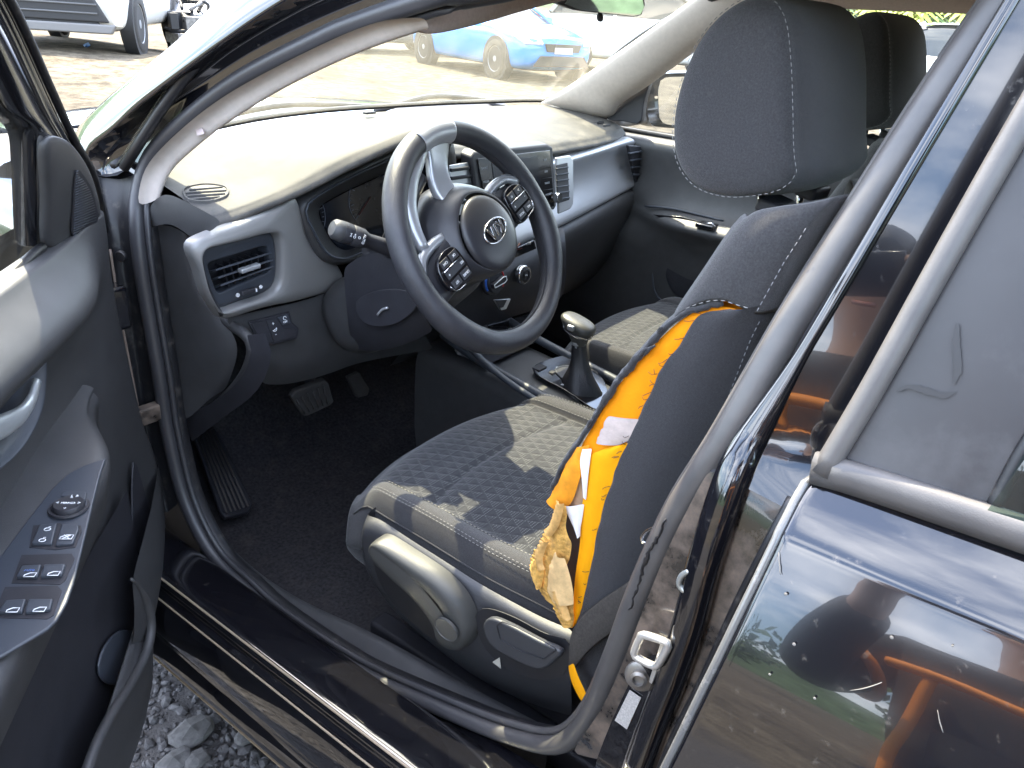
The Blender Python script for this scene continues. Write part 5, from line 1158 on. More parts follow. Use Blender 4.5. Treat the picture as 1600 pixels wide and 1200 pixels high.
# front edge of the trim panel, read off the photo at n=.045
fe_d = spline([D(*p, .040) for p in [(172, 362), (174, 395), (186, 470), (205, 560), (226, 650), (244, 700), (256, 760), (260, 830), (261, 930), (253, 1040), (236, 1130), (222, 1200), (205, 1290)]], 60)
def sf(z):
    p = min(fe_d, key=lambda q: abs(q.z-z)); return (p-HG).dot(ES)
def relief(s, z):
    n = .050
    n += .060*smooth01((s-.05)/.24)*smooth01((z-.845)/.05)*(1-.80*smooth01((z-.905)/.055))          # shoulder roll under the glass
    n += .020*smooth01((s-.16)/.10)*smooth01((.66-z)/.06)                     # lower panel bulges towards the pocket
    n -= .012*math.exp(-((z-.79)/.05)**2)*smooth01((s-.1)/.1)
    d = s-sf(z); n -= .022*(1-smooth01(d/.035))
    return n
rows = []
for z in [.22, .26, .30, .34, .38, .42, .46, .50, .54, .58, .62, .66, .70, .74, .78, .81, .84, .86, .88, .90, .92, .935, .948, .956, .958]:
    s0 = sf(z); r = [DP(s0-.004, .0, z), DP(s0-.003, .015, z)]
    for t in (0, .004, .012, .025, .04, .06, .09, .13, .18, .24, .30, .36, .42, .5, .6, .7, .8, .9): 
        s = s0+t; r.append(DP(s, relief(s, z), z))
    rows.append(r)
last = rows[-1]; rows.append([p-EN*.03+EZ*.001 for p in last])
grid('door_trim', rows, PLAST, dd, sub=1)
# outer shell
def osx(s, z): return DP(s, -.055-.035*math.sin(math.pi*max(0, min(1, (z-.2)/.75)))+.02*(z > .9), z)
rows = [[osx(s, z) for s in (-.02, .0, .05, .2, .5, .8, 1.0)] for z in (.22, .3, .45, .6, .75, .86, .93, .955)]
grid('door_skin', rows, PAINT, dd, sub=1)
ef = spline([DP(sf(z)-.012, 0, z) for z in (.22, .35, .5, .65, .8, .95)], 20)
grid('door_edge_face', [[DP(sf(z)-.006, .018, z) for z in (.20, .3, .42, .55, .68, .8, .9, .955)], [DP(-.012, -.02, z) for z in (.20, .3, .42, .55, .68, .8, .9, .955)], [DP(-.018, -.06, z) for z in (.20, .3, .42, .55, .68, .8, .9, .955)]], PAINT, dd, sub=1)
tube('door_edge_seal', spline([D(*p, .022) for p in [(172, 390), (186, 480), (204, 575), (222, 670), (228, 700)]], 30), .0022, mat('edge_seam', (.22, .17, .14), .5), dd, n=6)
# hinges and check strap between the door and the pillar
for z in (.40, .80): box('door_hinge', (-.765, .955, z), .05, .06, .07, PAINT, car, bevel=.006)
box('check_strap', (-.75, .945, .60), .09, .02, .03, PAINTD, car, bevel=.003)
# window frame (leading sash) and glass
fo_ = [(-60, -110), (0, -14), (32, 48), (70, 132), (110, 217), (140, 270), (156, 330), (160, 362)]
fi_ = [(-95, -60), (-30, 50), (0, 110), (32, 176), (58, 206), (62, 260), (63, 330), (64, 386)]
O3 = spline([DT(*p, .020) for p in fo_], 40); I3 = spline([DT(*p, .030) for p in fi_], 40)
rows = [[p-EN*.05 for p in O3], [p-EN*.012 for p in O3], O3, [lerp(a, b, .18)+EN*.004 for a, b in zip(O3, I3)], [lerp(a, b, .24)-EN*.004 for a, b in zip(O3, I3)], [lerp(a, b, .5)+EN*.004 for a, b in zip(O3, I3)], [lerp(a, b, .85)+EN*.004 for a, b in zip(O3, I3)], I3, [p-EN*.03 for p in I3]]
grid('window_frame', rows, GLOSSK, dd, sub=1)
tube('frame_seal', [p+EN*.004 for p in O3], .005, RUBBERD, dd, n=8)
# upper and rear frame, out of the picture
ft = [DT(*fo_[0], .02), DP(.62, .17, 1.32), DP(.85, .175, 1.33), DP(1.0, .15, 1.27), DP(1.02, .05, .97)]
tube('window_frame', spline(ft, 30), .018, GLOSSK, dd, n=10)
gb = [DP(s, .012, .955) for s in (.10, .3, .6, .98)]
g0 = [DT(62, 386, .012), DT(60, 210, .012), DT(-40, 30, .012)]
gl = [[DT(62, 390, .010), DT(61, 300, .010), DT(59, 205, .010), DT(20, 150, .010), DT(-60, 15, .010)], [DP(.98, .015, .95), DP(.98, .06, 1.05), DP(.97, .10, 1.15), DP(.95, .13, 1.24), DP(.9, .15, 1.30)]]
grid('door_glass', [[lerp(a, b, t/6) for a, b in zip(*gl)] for t in range(7)], SGLASS, dd)
tube('glass_run', [DT(63, 388, .026), DT(62, 300, .026), DT(60, 208, .026)], .0045, RUBBERD, dd, n=8)
grid('glass_dust_strip', [[DT(x, y, .0125) for y in (205, 290, 385)] for x in (33, 52)], glass('dusty_glass', haze=.25, hcol=(.5, .45, .4), dust_scale=60), dd)
tube('glass_wiper', spline([DT(*p, .032) for p in [(-80, 512), (0, 446), (30, 418), (58, 392), (66, 386)]], 16), .006, RUBBERD, dd, n=8)
# tweeter sail
so2 = [(70, 218), (100, 216), (122, 238), (140, 270), (153, 312), (156, 350), (135, 364), (112, 376), (74, 386), (71, 300)]
s3 = [DT(*p, .036) for p in so2]; scn = sum(s3, V())/len(s3)
sp_ = spline(s3, 50, True)
grid('tweeter_sail', [[lerp(scn, p, .98)-EN*.007 for p in sp_], sp_, [lerp(scn, p, .94)+EN*.004 for p in sp_], [lerp(scn, p, .5)+EN*.005 for p in sp_], [lerp(scn, p, .02)+EN*.005 for p in sp_]], PLAST, dd, cu=True, sub=1)
gp_ = [(118, 266), (130, 275), (142, 296), (150, 325), (152, 346), (114, 370), (113, 320)]
slab('tweeter_grille', poly(spline([DT(*p, .042) for p in gp_], 28, True), 28, True), EN*.0012, PLASTD, dd, bevel=0)
for k in range(26):
    t = k/25; y0 = lerp(268, 369, t); xl = lerp(118, 114, t); xr = itp([(266, 122), (275, 131), (296, 142), (325, 150), (350, 153)], y0-10)[0] if y0 < 360 else lerp(150, 120, (y0-350)/20)
    A, B = DT(xl+1, y0, .0435), DT(max(xr-2, xl+4), y0-13*min(1, (xr-xl)/36), .0435)
    tube('grille_rib', [A, B], .0008, PLASTG, dd, n=4)
# inside handle in its scoop
hs = [(63, 536), (69, 552), (70, 590), (64, 640), (40, 690), (0, 730), (-60, 760), (-90, 690), (-40, 620), (0, 598), (30, 572)]
h3 = spline([D(*p, .064) for p in hs], 48, True); hc = sum(h3, V())/48
grid('handle_scoop', [[lerp(hc, p, 1.10)-EN*.012 for p in h3], [lerp(hc, p, 1.05)+EN*.003 for p in h3], h3, [lerp(hc, p, .95)-EN*.006 for p in h3], [lerp(hc, p, .78)-EN*.018 for p in h3], [lerp(hc, p, .3)-EN*.020 for p in h3], [lerp(hc, p, .02)-EN*.020 for p in h3]], PLASTG, dd, cu=True, sub=1)
hl = spline([D(*p, .066) for p in [(58, 594), (50, 622), (34, 646), (10, 662), (-20, 676), (-60, 690)]], 24)
tube('inside_handle', hl, [.006+.007*smooth01(i/14) for i in range(24)], mat('handle_satin', (.50, .52, .53), .32, metal=.5), dd, up=EN, prof=[(math.cos(q), math.sin(q)*.7) for q in [2*math.pi*j/12 for j in range(12)]])
# armrest
def arm(s, w=1):
    f = smooth01((s-.20)/.16); z0 = .7305-.15*(s-.40)-.012*(1-f); n1 = lerp(.060, .128, f)
    return [DP(s, .040, z0+.010), DP(s, lerp(.055, .075, f), z0+.004), DP(s, lerp(.058, .10, f), z0), DP(s, n1-.010, z0-.001), DP(s, n1, z0-.010), DP(s, n1+.001, z0-.022), DP(s, n1-.010, z0-.065), DP(s, n1-.028*f, z0-.12), DP(s, .045, z0-.16)]
grid('armrest', [arm(s) for s in (.19, .21, .24, .27, .30, .34, .38, .44, .5, .56, .62, .7, .8, .9)], PLAST, dd, sub=1)
AN = EZ+ES*.15
def AZp(px, py, o=0): return onp(px, py, AN, AN.dot(HG)+.732+.15*.40+o)
po = [(166, 720), (158, 742), (146, 790), (132, 850), (116, 915), (104, 950), (84, 982), (40, 1008), (0, 1032), (-70, 1062), (-90, 1000), (-60, 930), (0, 876), (40, 822), (82, 768), (110, 742), (140, 728)]
slab('switch_plate', poly([AZp(*p) for p in po], 60, True), (0, 0, .004), PLASTG, dd, bevel=.0015)
kc = AZp(108, 793, .004)
lathe('mirror_knob_well', kc, EZ, [(.0215, 0), (.0205, .002), (.0185, .002), (.0182, .0005), (0, .0005)], PLASTD, dd, n=30)
lathe('mirror_knob', kc, EZ, [(.0165, 0), (.0160, .005), (.0145, .0065), (.010, .0058), (0, .0054)], PLASTD, dd, n=30)
ar, au = (AZp(130, 794)-AZp(88, 794)).normalized(), V((0, 0, 0)); au = EZ.cross(ar)
text('mirror_knob_print', 'MIRROR', kc+EZ*.0060, ar, au, .0042, WHITE, dd)
for dx, dy_, s in ((-.0115, 0, '<'), (.0115, 0, '>'), (0, .010, '^'), (0, -.010, 'v')): text('mirror_knob_print', s, kc+EZ*.0062+ar*dx+au*dy_, ar, au, .006, WHITE, dd)
slab('mirror_selector', [AZp(*p, .004) for p in [(100, 770), (136, 773), (134, 786), (122, 780), (96, 780)]], (0, 0, .004), PLASTG, dd, bevel=.001)
text('selector_print', 'L  R', AZp(117, 775, .0085), ar, au, .0050, WHITE, dd)
def btn(q, hgt=.004, m=None, z=.004): return slab('window_switch', [AZp(*p, z) for p in q], (0, 0, hgt), m or PLASTG, dd, bevel=.0015)
slab('lock_switch_well', [AZp(*p, .0038) for p in [(52, 822), (94, 818), (96, 820), (127, 822), (128, 830), (118, 856), (86, 860), (46, 856)]], (0, 0, .0008), PLASTD, dd, bevel=0)
btn([(62, 824), (90, 821), (82, 854), (50, 854)]); btn([(97, 823), (123, 824), (124, 832), (115, 853), (87, 856)])
for q in ([(34, 868), (112, 866), (117, 874), (102, 908), (94, 914), (18, 912)], [(8, 918), (90, 916), (97, 924), (84, 962), (74, 968), (-12, 966)]):
    slab('switch_well', [AZp(*p, .0038) for p in q], (0, 0, .0008), PLASTD, dd, bevel=0)
btn([(35, 889), (66, 887), (60, 906), (26, 906)], .005); btn([(70, 887), (104, 886), (98, 903), (64, 906)], .005)
btn([(10, 943), (42, 941), (36, 961), (-2, 962)], .005); btn([(46, 941), (84, 941), (80, 957), (40, 962)], .005)
def carmark(px, py, z, sc=.010, x=False):
    c = AZp(px, py, z); P = [c+ar*(a*sc)+au*(b*sc) for a, b in ((-.5, -.3), (.5, -.3), (.5, .28), (-.1, .28), (-.5, 0))]
    tube('switch_symbol', P+[P[0]], .0006, WHITE, dd, n=5)
    if x: tube('switch_symbol', [c+ar*(-.3*sc)+au*(-.25*sc), c+ar*(.3*sc)+au*(.3*sc)], .0006, WHITE, dd, n=5); tube('switch_symbol', [c+ar*(.3*sc)+au*(-.25*sc), c+ar*(-.3*sc)+au*(.3*sc)], .0006, WHITE, dd, n=5)
carmark(47, 898, .0094, x=False); carmark(84, 896, .0094); carmark(20, 953, .0094); carmark(62, 952, .0094); carmark(104, 839, .0084, .012, True)
for py in (827, 844):
    c = AZp(74 if py < 830 else 66, py, .0084); P = [c+ar*(.0032*math.cos(q))+au*(.0026*math.sin(q)) for q in [2*math.pi*i/12 for i in range(12)]]
    tube('lock_symbol', P, .0005, WHITE, dd, n=5, closed=True); tube('lock_symbol', [c+au*.002, c+au*.0045, c+ar*.002+au*.0045], .0005, WHITE, dd, n=5)
text('auto_print', 'AUTO', AZp(46, 891, .0094), ar, au, .0035, rgb('print_blue', (.12, .18, .4), .5), dd)
# grey side rail of the armrest beside the switch plate
rl = spline([AZp(*p, .001) for p in [(172, 690), (176, 706), (160, 790), (140, 870), (120, 950), (92, 1020), (60, 1110), (25, 1215), (0, 1300)]], 40)
# pull cup lip and map pocket
pkl = spline([D(*p, .118) for p in [(205, 905), (216, 915), (228, 938), (236, 975), (230, 1015), (208, 1062), (178, 1110), (150, 1165), (128, 1230), (110, 1300)]], 40)
tube('pocket_lip', pkl, [.002+.005*smooth01(i/8) for i in range(40)], PLAST, dd, n=10)
grid('pocket_wall', [pkl, [p+EZ*-.10-EN*.006+ES*-.008 for p in pkl], [p+EZ*-.20-EN*.04 for p in pkl]], PLAST, dd, sub=1)
grid('pocket_front', [pkl, [lerp(p, DP(sf(max(.25, p.z-.05)), .045, p.z-.03), .5)+EN*.008 for p in pkl], [DP(sf(max(.25, p.z-.05))+.006, .040, p.z-.05) for p in pkl]], PLAST, dd, sub=1)
grid('pocket_back', [[DP(s, .074, z) for s in (.18, .3, .45, .6, .8)] for z in (.28, .45, .58)], PLASTD, dd)
slab('speaker_pad', poly(spline([D(*p, .078) for p in [(160, 1010), (185, 985), (212, 990), (225, 1020), (205, 1060), (170, 1070), (150, 1050)]], 30, True), 30, True), EN*.004, PLASTG, dd, bevel=.002)
# ribbed insert behind the armrest front
ri_ = [D(*p, .060) for p in [(206, 722), (214, 735), (238, 830), (240, 890), (232, 895), (208, 850), (204, 790)]]
slab('trim_insert', poly(spline(ri_, 30, True), 30, True), EN*.003, PLASTD, dd, bevel=.001)
# ================================================================ passenger door, from inside
pd = group('passenger_door', car)
def PXn(px, py, o=0): return UX(px, py, .69+o)
ys_ = [1.10, 1.0, .9, .8, .7, .6, .5, .4, .2, 0]
rows = []
for z, x in ((.30, .70), (.40, .685), (.52, .675), (.64, .668), (.70, .655), (.735, .630), (.752, .612), (.765, .612), (.775, .625), (.785, .652), (.80, .680), (.85, .692), (.90, .690), (.935, .682), (.952, .685), (.962, .700), (.964, .735)):
    r = []
    for y in ys_:
        f = smooth01((.80-y)/.12); armz = .70 < z < .79
        xx = lerp(.688, x, f) if armz else x
        r.append(V((xx, y, z)))
    rows.append(r)
grid('door_trim', rows, PLAST, pd, sub=1)
bx_ = box('window_switch', UX(1106, 352, .635), .05, .05, .012, GLOSSK, pd, bevel=.003)
tube('switch_trim', [UX(1100, 349, .622), UX(1112, 349, .622), UX(1118, 354, .622)], .0022, CHROME, pd, n=6)
slab('switch_plate', [UX(*p, .640) for p in [(1020, 335), (1062, 338), (1135, 356), (1140, 366), (1100, 362), (1050, 350)]], (.003, 0, 0), GLOSSK, pd, bevel=.001)
tube('armrest_line', spline([UX(*p, .662) for p in [(1008, 322), (1050, 326), (1090, 335), (1130, 345)]], 14), .003, PLASTG, pd, n=6)
arcp = spline([UX(*p, .672) for p in [(1020, 425), (1022, 452), (1034, 470), (1060, 480)]], 16); tube('speaker_edge', arcp, .003, PLASTG, pd, n=6)
lathe('speaker_grille', UX(1085, 425, .675), (-1, 0, 0), [(.085, -.002), (.085, .006), (.078, .008), (0, .006)], PLASTD, pd, n=40)
slab('mirror_sail', poly(spline([UX(*p, .69) for p in [(948, 186), (950, 168), (964, 150), (990, 132), (1016, 116), (1006, 160), (1000, 192), (975, 190)]], 30, True), 30, True), (.02, 0, 0), PLASTD, pd, bevel=.003)
gb_ = [V((.735, y, .965)) for y in (1.02, .5, .03)]; gt_ = [V((.60, y, 1.33)) for y in (.62, .4, .0)]
grid('door_glass', [gb_, [lerp(a, b, .5)+V((.012, 0, 0)) for a, b in zip(gb_, gt_)], gt_], SGLASS, pd)
tube('window_frame', [lerp(V((.72, 1.0, .97)), V((.60, .60, 1.33)), t/6) for t in range(7)], .016, RUBBERD, pd, n=8)
tube('belt_seal', [V((.728, y, .968)) for y in (1.02, .6, .2, -.02)], .008, RUBBERD, pd, n=8)
# its mirror outside
pm = group('door_mirror', car)
mo_ = spline([UY(*p, .93) for p in [(1012, 128), (1022, 118), (1060, 114), (1110, 118), (1128, 150), (1122, 190), (1080, 200), (1030, 198), (1014, 190)]], 40, True); mc_ = sum(mo_, V())/40
grid('mirror_housing', [mo_, [lerp(mc_, p, 1.06)+V((0, .02, 0)) for p in mo_], [lerp(mc_, p, 1.02)+V((0, .06, 0)) for p in mo_], [lerp(mc_, p, .7)+V((0, .10, 0)) for p in mo_], [lerp(mc_, p, .05)+V((0, .11, 0)) for p in mo_]], mat('mirror_shell', (.03, .03, .033), .3, coat=.3), pm, cu=True, sub=1)
slab('mirror_glass', poly(spline([UY(*p, .931) for p in [(1032, 126), (1060, 120), (1106, 124), (1120, 150), (1114, 184), (1078, 193), (1036, 192), (1029, 160)]], 36, True), 36, True), (0, .002, 0), MATS['mirror'], pm, bevel=0)
bar('mirror_foot', mc_+V((-.06, .04, -.04)), (.74, .95, .98), .03, .05, PLASTD, pm)
# ================================================================ the lot: ground, gravel, parked cars, greenery
def gz(x, y):
    d = smooth01((y-3)/8)*smooth01((9-x)/5)*.34*smooth01((x+2)/3)
    far = math.hypot(x, y); return d+.02*math.sin(x*.9+1)*math.cos(y*.7)*smooth01((far-3)/4)+.35*smooth01((far-30)/60)
def ground_mat():
    m = bpy.data.materials.new('dry_lot'); m.use_nodes = True; t = m.node_tree; b = t.nodes['Principled BSDF']; L = t.links.new
    b.inputs['Roughness'].default_value = .95; b.inputs['Specular IOR Level'].default_value = .15
    tc = t.nodes.new('ShaderNodeTexCoord')
    def noise(sc, det, rg=.6):
        n = t.nodes.new('ShaderNodeTexNoise'); n.inputs['Scale'].default_value = sc; n.inputs['Detail'].default_value = det; n.inputs['Roughness'].default_value = rg; L(tc.outputs['Object'], n.inputs[0]); return n.outputs[0]
    def ramp(s, a, ca, b_, cb):
        r = t.nodes.new('ShaderNodeValToRGB'); r.color_ramp.elements[0].position = a; r.color_ramp.elements[0].color = (*ca, 1); r.color_ramp.elements[1].position = b_; r.color_ramp.elements[1].color = (*cb, 1); L(s, r.inputs[0]); return r.outputs[0]
    c1 = ramp(noise(.35, 6), .38, (.095, .080, .058), .62, (.165, .142, .105))
    c2 = ramp(noise(5, 8, .75), .40, (.30, .28, .26), .58, (1.05, 1.03, 1.0))
    mu = t.nodes.new('ShaderNodeMixRGB'); mu.blend_type = 'MULTIPLY'; mu.inputs[0].default_value = .9; L(c1, mu.inputs[1]); L(c2, mu.inputs[2])
    vo = t.nodes.new('ShaderNodeTexVoronoi'); vo.inputs['Scale'].default_value = 26; L(tc.outputs['Object'], vo.inputs[0])
    vr = ramp(vo.outputs['Distance'], .12, (.55, .53, .5), .34, (1, 1, 1))
    m2 = t.nodes.new('ShaderNodeMixRGB'); m2.blend_type = 'MULTIPLY'; m2.inputs[0].default_value = .5; L(mu.outputs[0], m2.inputs[1]); L(vr, m2.inputs[2])
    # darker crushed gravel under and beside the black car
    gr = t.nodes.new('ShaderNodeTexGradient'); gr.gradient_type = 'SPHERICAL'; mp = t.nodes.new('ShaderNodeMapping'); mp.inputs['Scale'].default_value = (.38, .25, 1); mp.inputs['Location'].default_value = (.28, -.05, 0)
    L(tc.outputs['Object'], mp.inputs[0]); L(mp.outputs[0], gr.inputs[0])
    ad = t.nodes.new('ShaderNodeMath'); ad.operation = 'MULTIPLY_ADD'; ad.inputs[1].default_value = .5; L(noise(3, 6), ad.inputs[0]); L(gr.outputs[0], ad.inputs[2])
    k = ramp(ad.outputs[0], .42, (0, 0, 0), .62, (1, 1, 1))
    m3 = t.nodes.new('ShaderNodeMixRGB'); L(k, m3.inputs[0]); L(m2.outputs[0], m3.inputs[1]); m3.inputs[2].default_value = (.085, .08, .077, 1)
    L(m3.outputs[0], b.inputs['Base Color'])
    bp = t.nodes.new('ShaderNodeBump'); bp.inputs['Strength'].default_value = .8; bp.inputs['Distance'].default_value = .03; L(noise(9, 9, .7), bp.inputs['Height']); L(bp.outputs[0], b.inputs['Normal'])
    return m
cs_ = [-500, -250, -120, -60, -40, -30, -22, -16, -12, -9, -7, -5.5, -4.5, -3.5, -2.8, -2.2, -1.6, -1.2, -.9, -.6, -.3, 0, .3, .6, .9, 1.2, 1.6, 2.2, 2.8, 3.5, 4.5, 5.5, 7, 9, 11, 13, 16, 19, 23, 30, 40, 60, 120, 250, 500]
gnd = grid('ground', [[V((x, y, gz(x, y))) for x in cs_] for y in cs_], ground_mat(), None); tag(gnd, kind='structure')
# crushed gravel beside the sill: one mass of small stones, and the larger stones as things
GRAV = mat('gravel_grey', (.085, .081, .080), .9, var=.55, vscale=45, spec=.2)
bm = bmesh.new(); bmesh.ops.create_icosphere(bm, subdivisions=1, radius=1); bm.verts.index_update()
ICO = [v.co.copy() for v in bm.verts]; ICF = [tuple(v.index for v in f.verts) for f in bm.faces]; bm.free()
rnd = random.Random(3); vs, fs = [], []
for i in range(9000):
    x = rnd.uniform(-1.6, -.62); y = rnd.uniform(.1, 1.5)
    r = .0035+.0105*rnd.random()**2.6; c = V((x, y, gz(x, y)+r*.25)); f = [rnd.uniform(.6, 1.3)*r for _ in range(3)]; f[2] *= .6
    rot = Matrix.Rotation(rnd.uniform(0, 6.3), 3, 'Z') @ Matrix.Rotation(rnd.uniform(-.5, .5), 3, 'X'); k = len(vs)
    for v in ICO:
        u = rnd.uniform(.8, 1.15); vs.append(c+rot @ V((v.x*f[0]*u, v.y*f[1]*u, v.z*f[2]*u)))
    fs += [tuple(q+k for q in t_) for t_ in ICF]
me = bpy.data.meshes.new('gravel'); me.from_pydata([tuple(v) for v in vs], [], fs); me.update()
g_ = finish('gravel', me, GRAV, None, smooth=False); tag(g_, 'dark grey crushed gravel in the shade beside the sill', 'gravel', kind='stuff')
STN = mat('stone_grey', (.105, .10, .096), .9, var=.3, vscale=60, bump=.8, bscale=120, spec=.2)
stones = [(300, 1145, .036, 'largest pale stone in the gravel beside the sill'), (272, 1192, .030, 'flat grey stone at the lower edge of the picture beside the sill'), (305, 1188, .022, 'small pointed pale stone in front of the largest stone'), (385, 1150, .020, 'small light stone close under the sill flange'), (318, 1050, .014, 'small dark stone at the top of the visible gravel')]
for k, (px, py, r, lb) in enumerate(stones):
    c = UZ(px, py, .01); bm = bmesh.new(); g = bmesh.ops.create_icosphere(bm, subdivisions=2, radius=1); rr = random.Random(k)
    for v in g['verts']:
        n = V((round(v.co.x*1.3)/1.3, v.co.y, round(v.co.z*1.6)/1.6)); q = lerp(v.co, n, .5); v.co = c+V((q.x*1.2, q.y*.9, q.z*.45))*r*rr.uniform(.9, 1.1)
    me = bpy.data.meshes.new('stone'); bm.to_mesh(me); bm.free(); o = finish('stone', me, STN, None, smooth=False); tag(o, lb, 'stone', 'larger stones in the gravel')
# litter on the carpet
LIT = mat('pale_scrap', (.72, .68, .62), .8)
def scrap(pts, lb, m=LIT, plane=None):
    o = raw('paper_scrap', [p+V((0, 0, random.uniform(0, .002))) for p in pts]+[sum(pts, V())/len(pts)+V((0, 0, .004))], [(i, (i+1) % len(pts), len(pts)) for i in range(len(pts))], m, None, solid=.001, smooth=False); tag(o, lb, 'scrap', 'scraps of litter in the car'); return o
scrap([onp(*p, (0, -.5, 1), .24-.5*1.12) for p in [(336, 642), (345, 637), (354, 637), (353, 641), (344, 644), (338, 646)]], 'small white scrap lying below the kick panel by the pedals')
scrap([UZ(*p, .215) for p in [(662, 1053), (676, 1055), (686, 1060), (690, 1070), (684, 1066), (680, 1070), (674, 1064), (668, 1062)]], 'torn crumb of foam on the floor between seat and sill', mat('crumb', (.6, .52, .4), .9))
# ---------------------------------------------------------------- parked cars
HLT = mat('headlamp', (.55, .57, .6), .15, metal=.4, coat=.5); TLT = mat('tail_lamp', (.3, .02, .02), .2, coat=.5); DGL = mat('car_glass', (.015, .02, .022), .06, spec=.6); BLK = mat('trim_black', (.02, .02, .021), .6); PLT = mat('plate_white', (.7, .7, .68), .5)
def parked(name, pos, head, paint, L_=4.3, W_=1.8, H_=1.5, belt=.95, clear=.2, hoodf=.27, tail=.06, wheelR=.33, label='', cat='car', rimm=None, suv=False):
    """a parked car: pos is its middle on the ground, head its heading in degrees from +Y towards +X"""
    root = group(name); hw = W_/2; n = 13
    hx = L_/2
    def half(t):   # (z low, z belt, half width) along t 0 rear .. 1 nose
        e = min(t, 1-t); w = hw*(.86+.14*smooth01(e/.13)); lo = clear+.10*(1-smooth01(e/.07))
        bz = belt-(.20*smooth01((t-.70)/.30) if not suv else .10*smooth01((t-.80)/.2))-.07*(1-smooth01(t/.08))
        return lo, bz, w
    rows = []
    for i in range(n+2):
        t = max(0, min(1, (i-.0)/(n+1))); lo, bz, w = half(t); y = -hx+L_*t
        if i == 0 or i == n+1: w *= .93
        rows.append([V((x*w, y, z)) for x, z in ((-.80, lo), (-.97, lo+.10), (-1, lo+.28), (-.985, bz-.12), (-.94, bz-.01), (-.80, bz+.015), (-.4, bz+.035), (0, bz+.042), (.4, bz+.035), (.80, bz+.015), (.94, bz-.01), (.985, bz-.12), (1, lo+.28), (.97, lo+.10), (.80, lo))])
    grid('body', rows, paint, root, cu=True, cap=True, sub=2)
    # glass house
    y0, y1 = -hx+L_*tail, hx-L_*hoodf; gh = []
    for t, zz in ((0, 0), (.10, .55), (.20, .90), (.35, 1), (.55, 1.0), (.68, .93), (.82, .55), (1.0, 0)):
        y = lerp(y0, y1, t); z = lerp(belt, H_, zz); w = lerp(hw*.90, hw*.70, zz)
        gh.append([V((-hw*.90, y, belt-.02)), V((-w, y, lerp(belt, z, .95))), V((-w*.85, y, z)), V((0, y, z+.02)), V((w*.85, y, z)), V((w, y, lerp(belt, z, .95))), V((hw*.90, y, belt-.02))])
    grid('windows', gh, DGL, root, sub=1)
    rf = [[p+V((0, 0, .012)) for p in r[1:6]] for r in gh[2:6]]
    grid('roof', rf, paint, root, sub=1)
    for s in (-1, 1):
        for ta, tb, za, zb in ((.66, 1.0, .95, .0), (.42, .40, 1, .0), (.18, .02, .90, .0)):
            a = V((s*hw*.715, lerp(y0, y1, ta), lerp(belt, H_, za))); b = V((s*hw*.91, lerp(y0, y1, tb), belt)); tube('pillar', [a, (a+b)/2+V((s*.02, 0, .01)), b], .035, paint, root, n=8)
        m_ = lathe('door_mirror', (s*(hw+.08), lerp(y0, y1, .86), belt+.06), (s, .2, 0), [(.06, -.09), (.085, -.04), (.08, .05), (.04, .09)], paint, root, n=14)
        slab('headlamp', [V((s*hw*a, y, z)) for a, y, z in ((.50, hx+.01, belt-.30), (.86, hx-.10, belt-.30), (.95, hx-.30, belt-.20), (.88, hx-.24, belt-.17), (.55, hx-.02, belt-.22))], (0, .02, .02), HLT, root, bevel=.01)
        slab('tail_lamp', [V((s*hw*a, -hx+b, z)) for a, b, z in ((.60, -.01, belt-.10), (.92, .04, belt-.06), (.96, .16, belt-.10), (.92, .04, belt-.24), (.60, -.01, belt-.22))], (0, -.02, 0), TLT, root, bevel=.01)
        for yy in (hx-L_*.19, -hx+L_*.20):
            ar_ = lathe('wheel_arch', (s*(hw-.06), yy, wheelR), (s, 0, 0), [(wheelR*1.17, -.1), (wheelR*1.17, .066), (wheelR*1.0, .066)], BLK, root, n=28)
            wg = group('wheel', root); wheel(wg, (s*(hw-.085), yy, wheelR), wheelR, .21, s, 5, rimm)
    slab('grille', [V((a*hw, hx+.005, z)) for a, z in ((-.46, belt-.27), (.46, belt-.27), (.40, belt-.40), (-.40, belt-.40))], (0, .025, 0), BLK, root, bevel=.008)
    slab('lower_grille', [V((a*hw, hx+.0, z)) for a, z in ((-.55, clear+.30), (.55, clear+.30), (.72, clear+.12), (-.72, clear+.12))], (0, .03, 0), BLK, root, bevel=.01)
    slab('number_plate', [V((a, hx+.028, z)) for a, z in ((-.2, clear+.34), (.2, clear+.34), (.2, clear+.44), (-.2, clear+.44))], (0, .012, 0), PLT, root, bevel=.003)
    root.location = (pos[0], pos[1], gz(*pos)); root.rotation_euler = (0, 0, -math.radians(head))
    tag(root, label, cat, 'cars parked on the lot'); return root
def at(px, dist):
    d = ray(px, 0); d.z = 0; d.normalize(); return (CAM.x+d.x*dist, CAM.y+d.y*dist)
WPAINT = mat('white_paint', (.78, .77, .73), .2, coat=.6, dust=.3, dcol=(.6, .52, .42), dscale=6)
BPAINT = mat('blue_paint', (.0, .22, .62), .2, coat=.8); GPAINT = mat('grey_paint', (.12, .13, .14), .25, coat=.6); SPAINT = mat('silver_paint', (.42, .43, .44), .3, metal=.5, coat=.5)
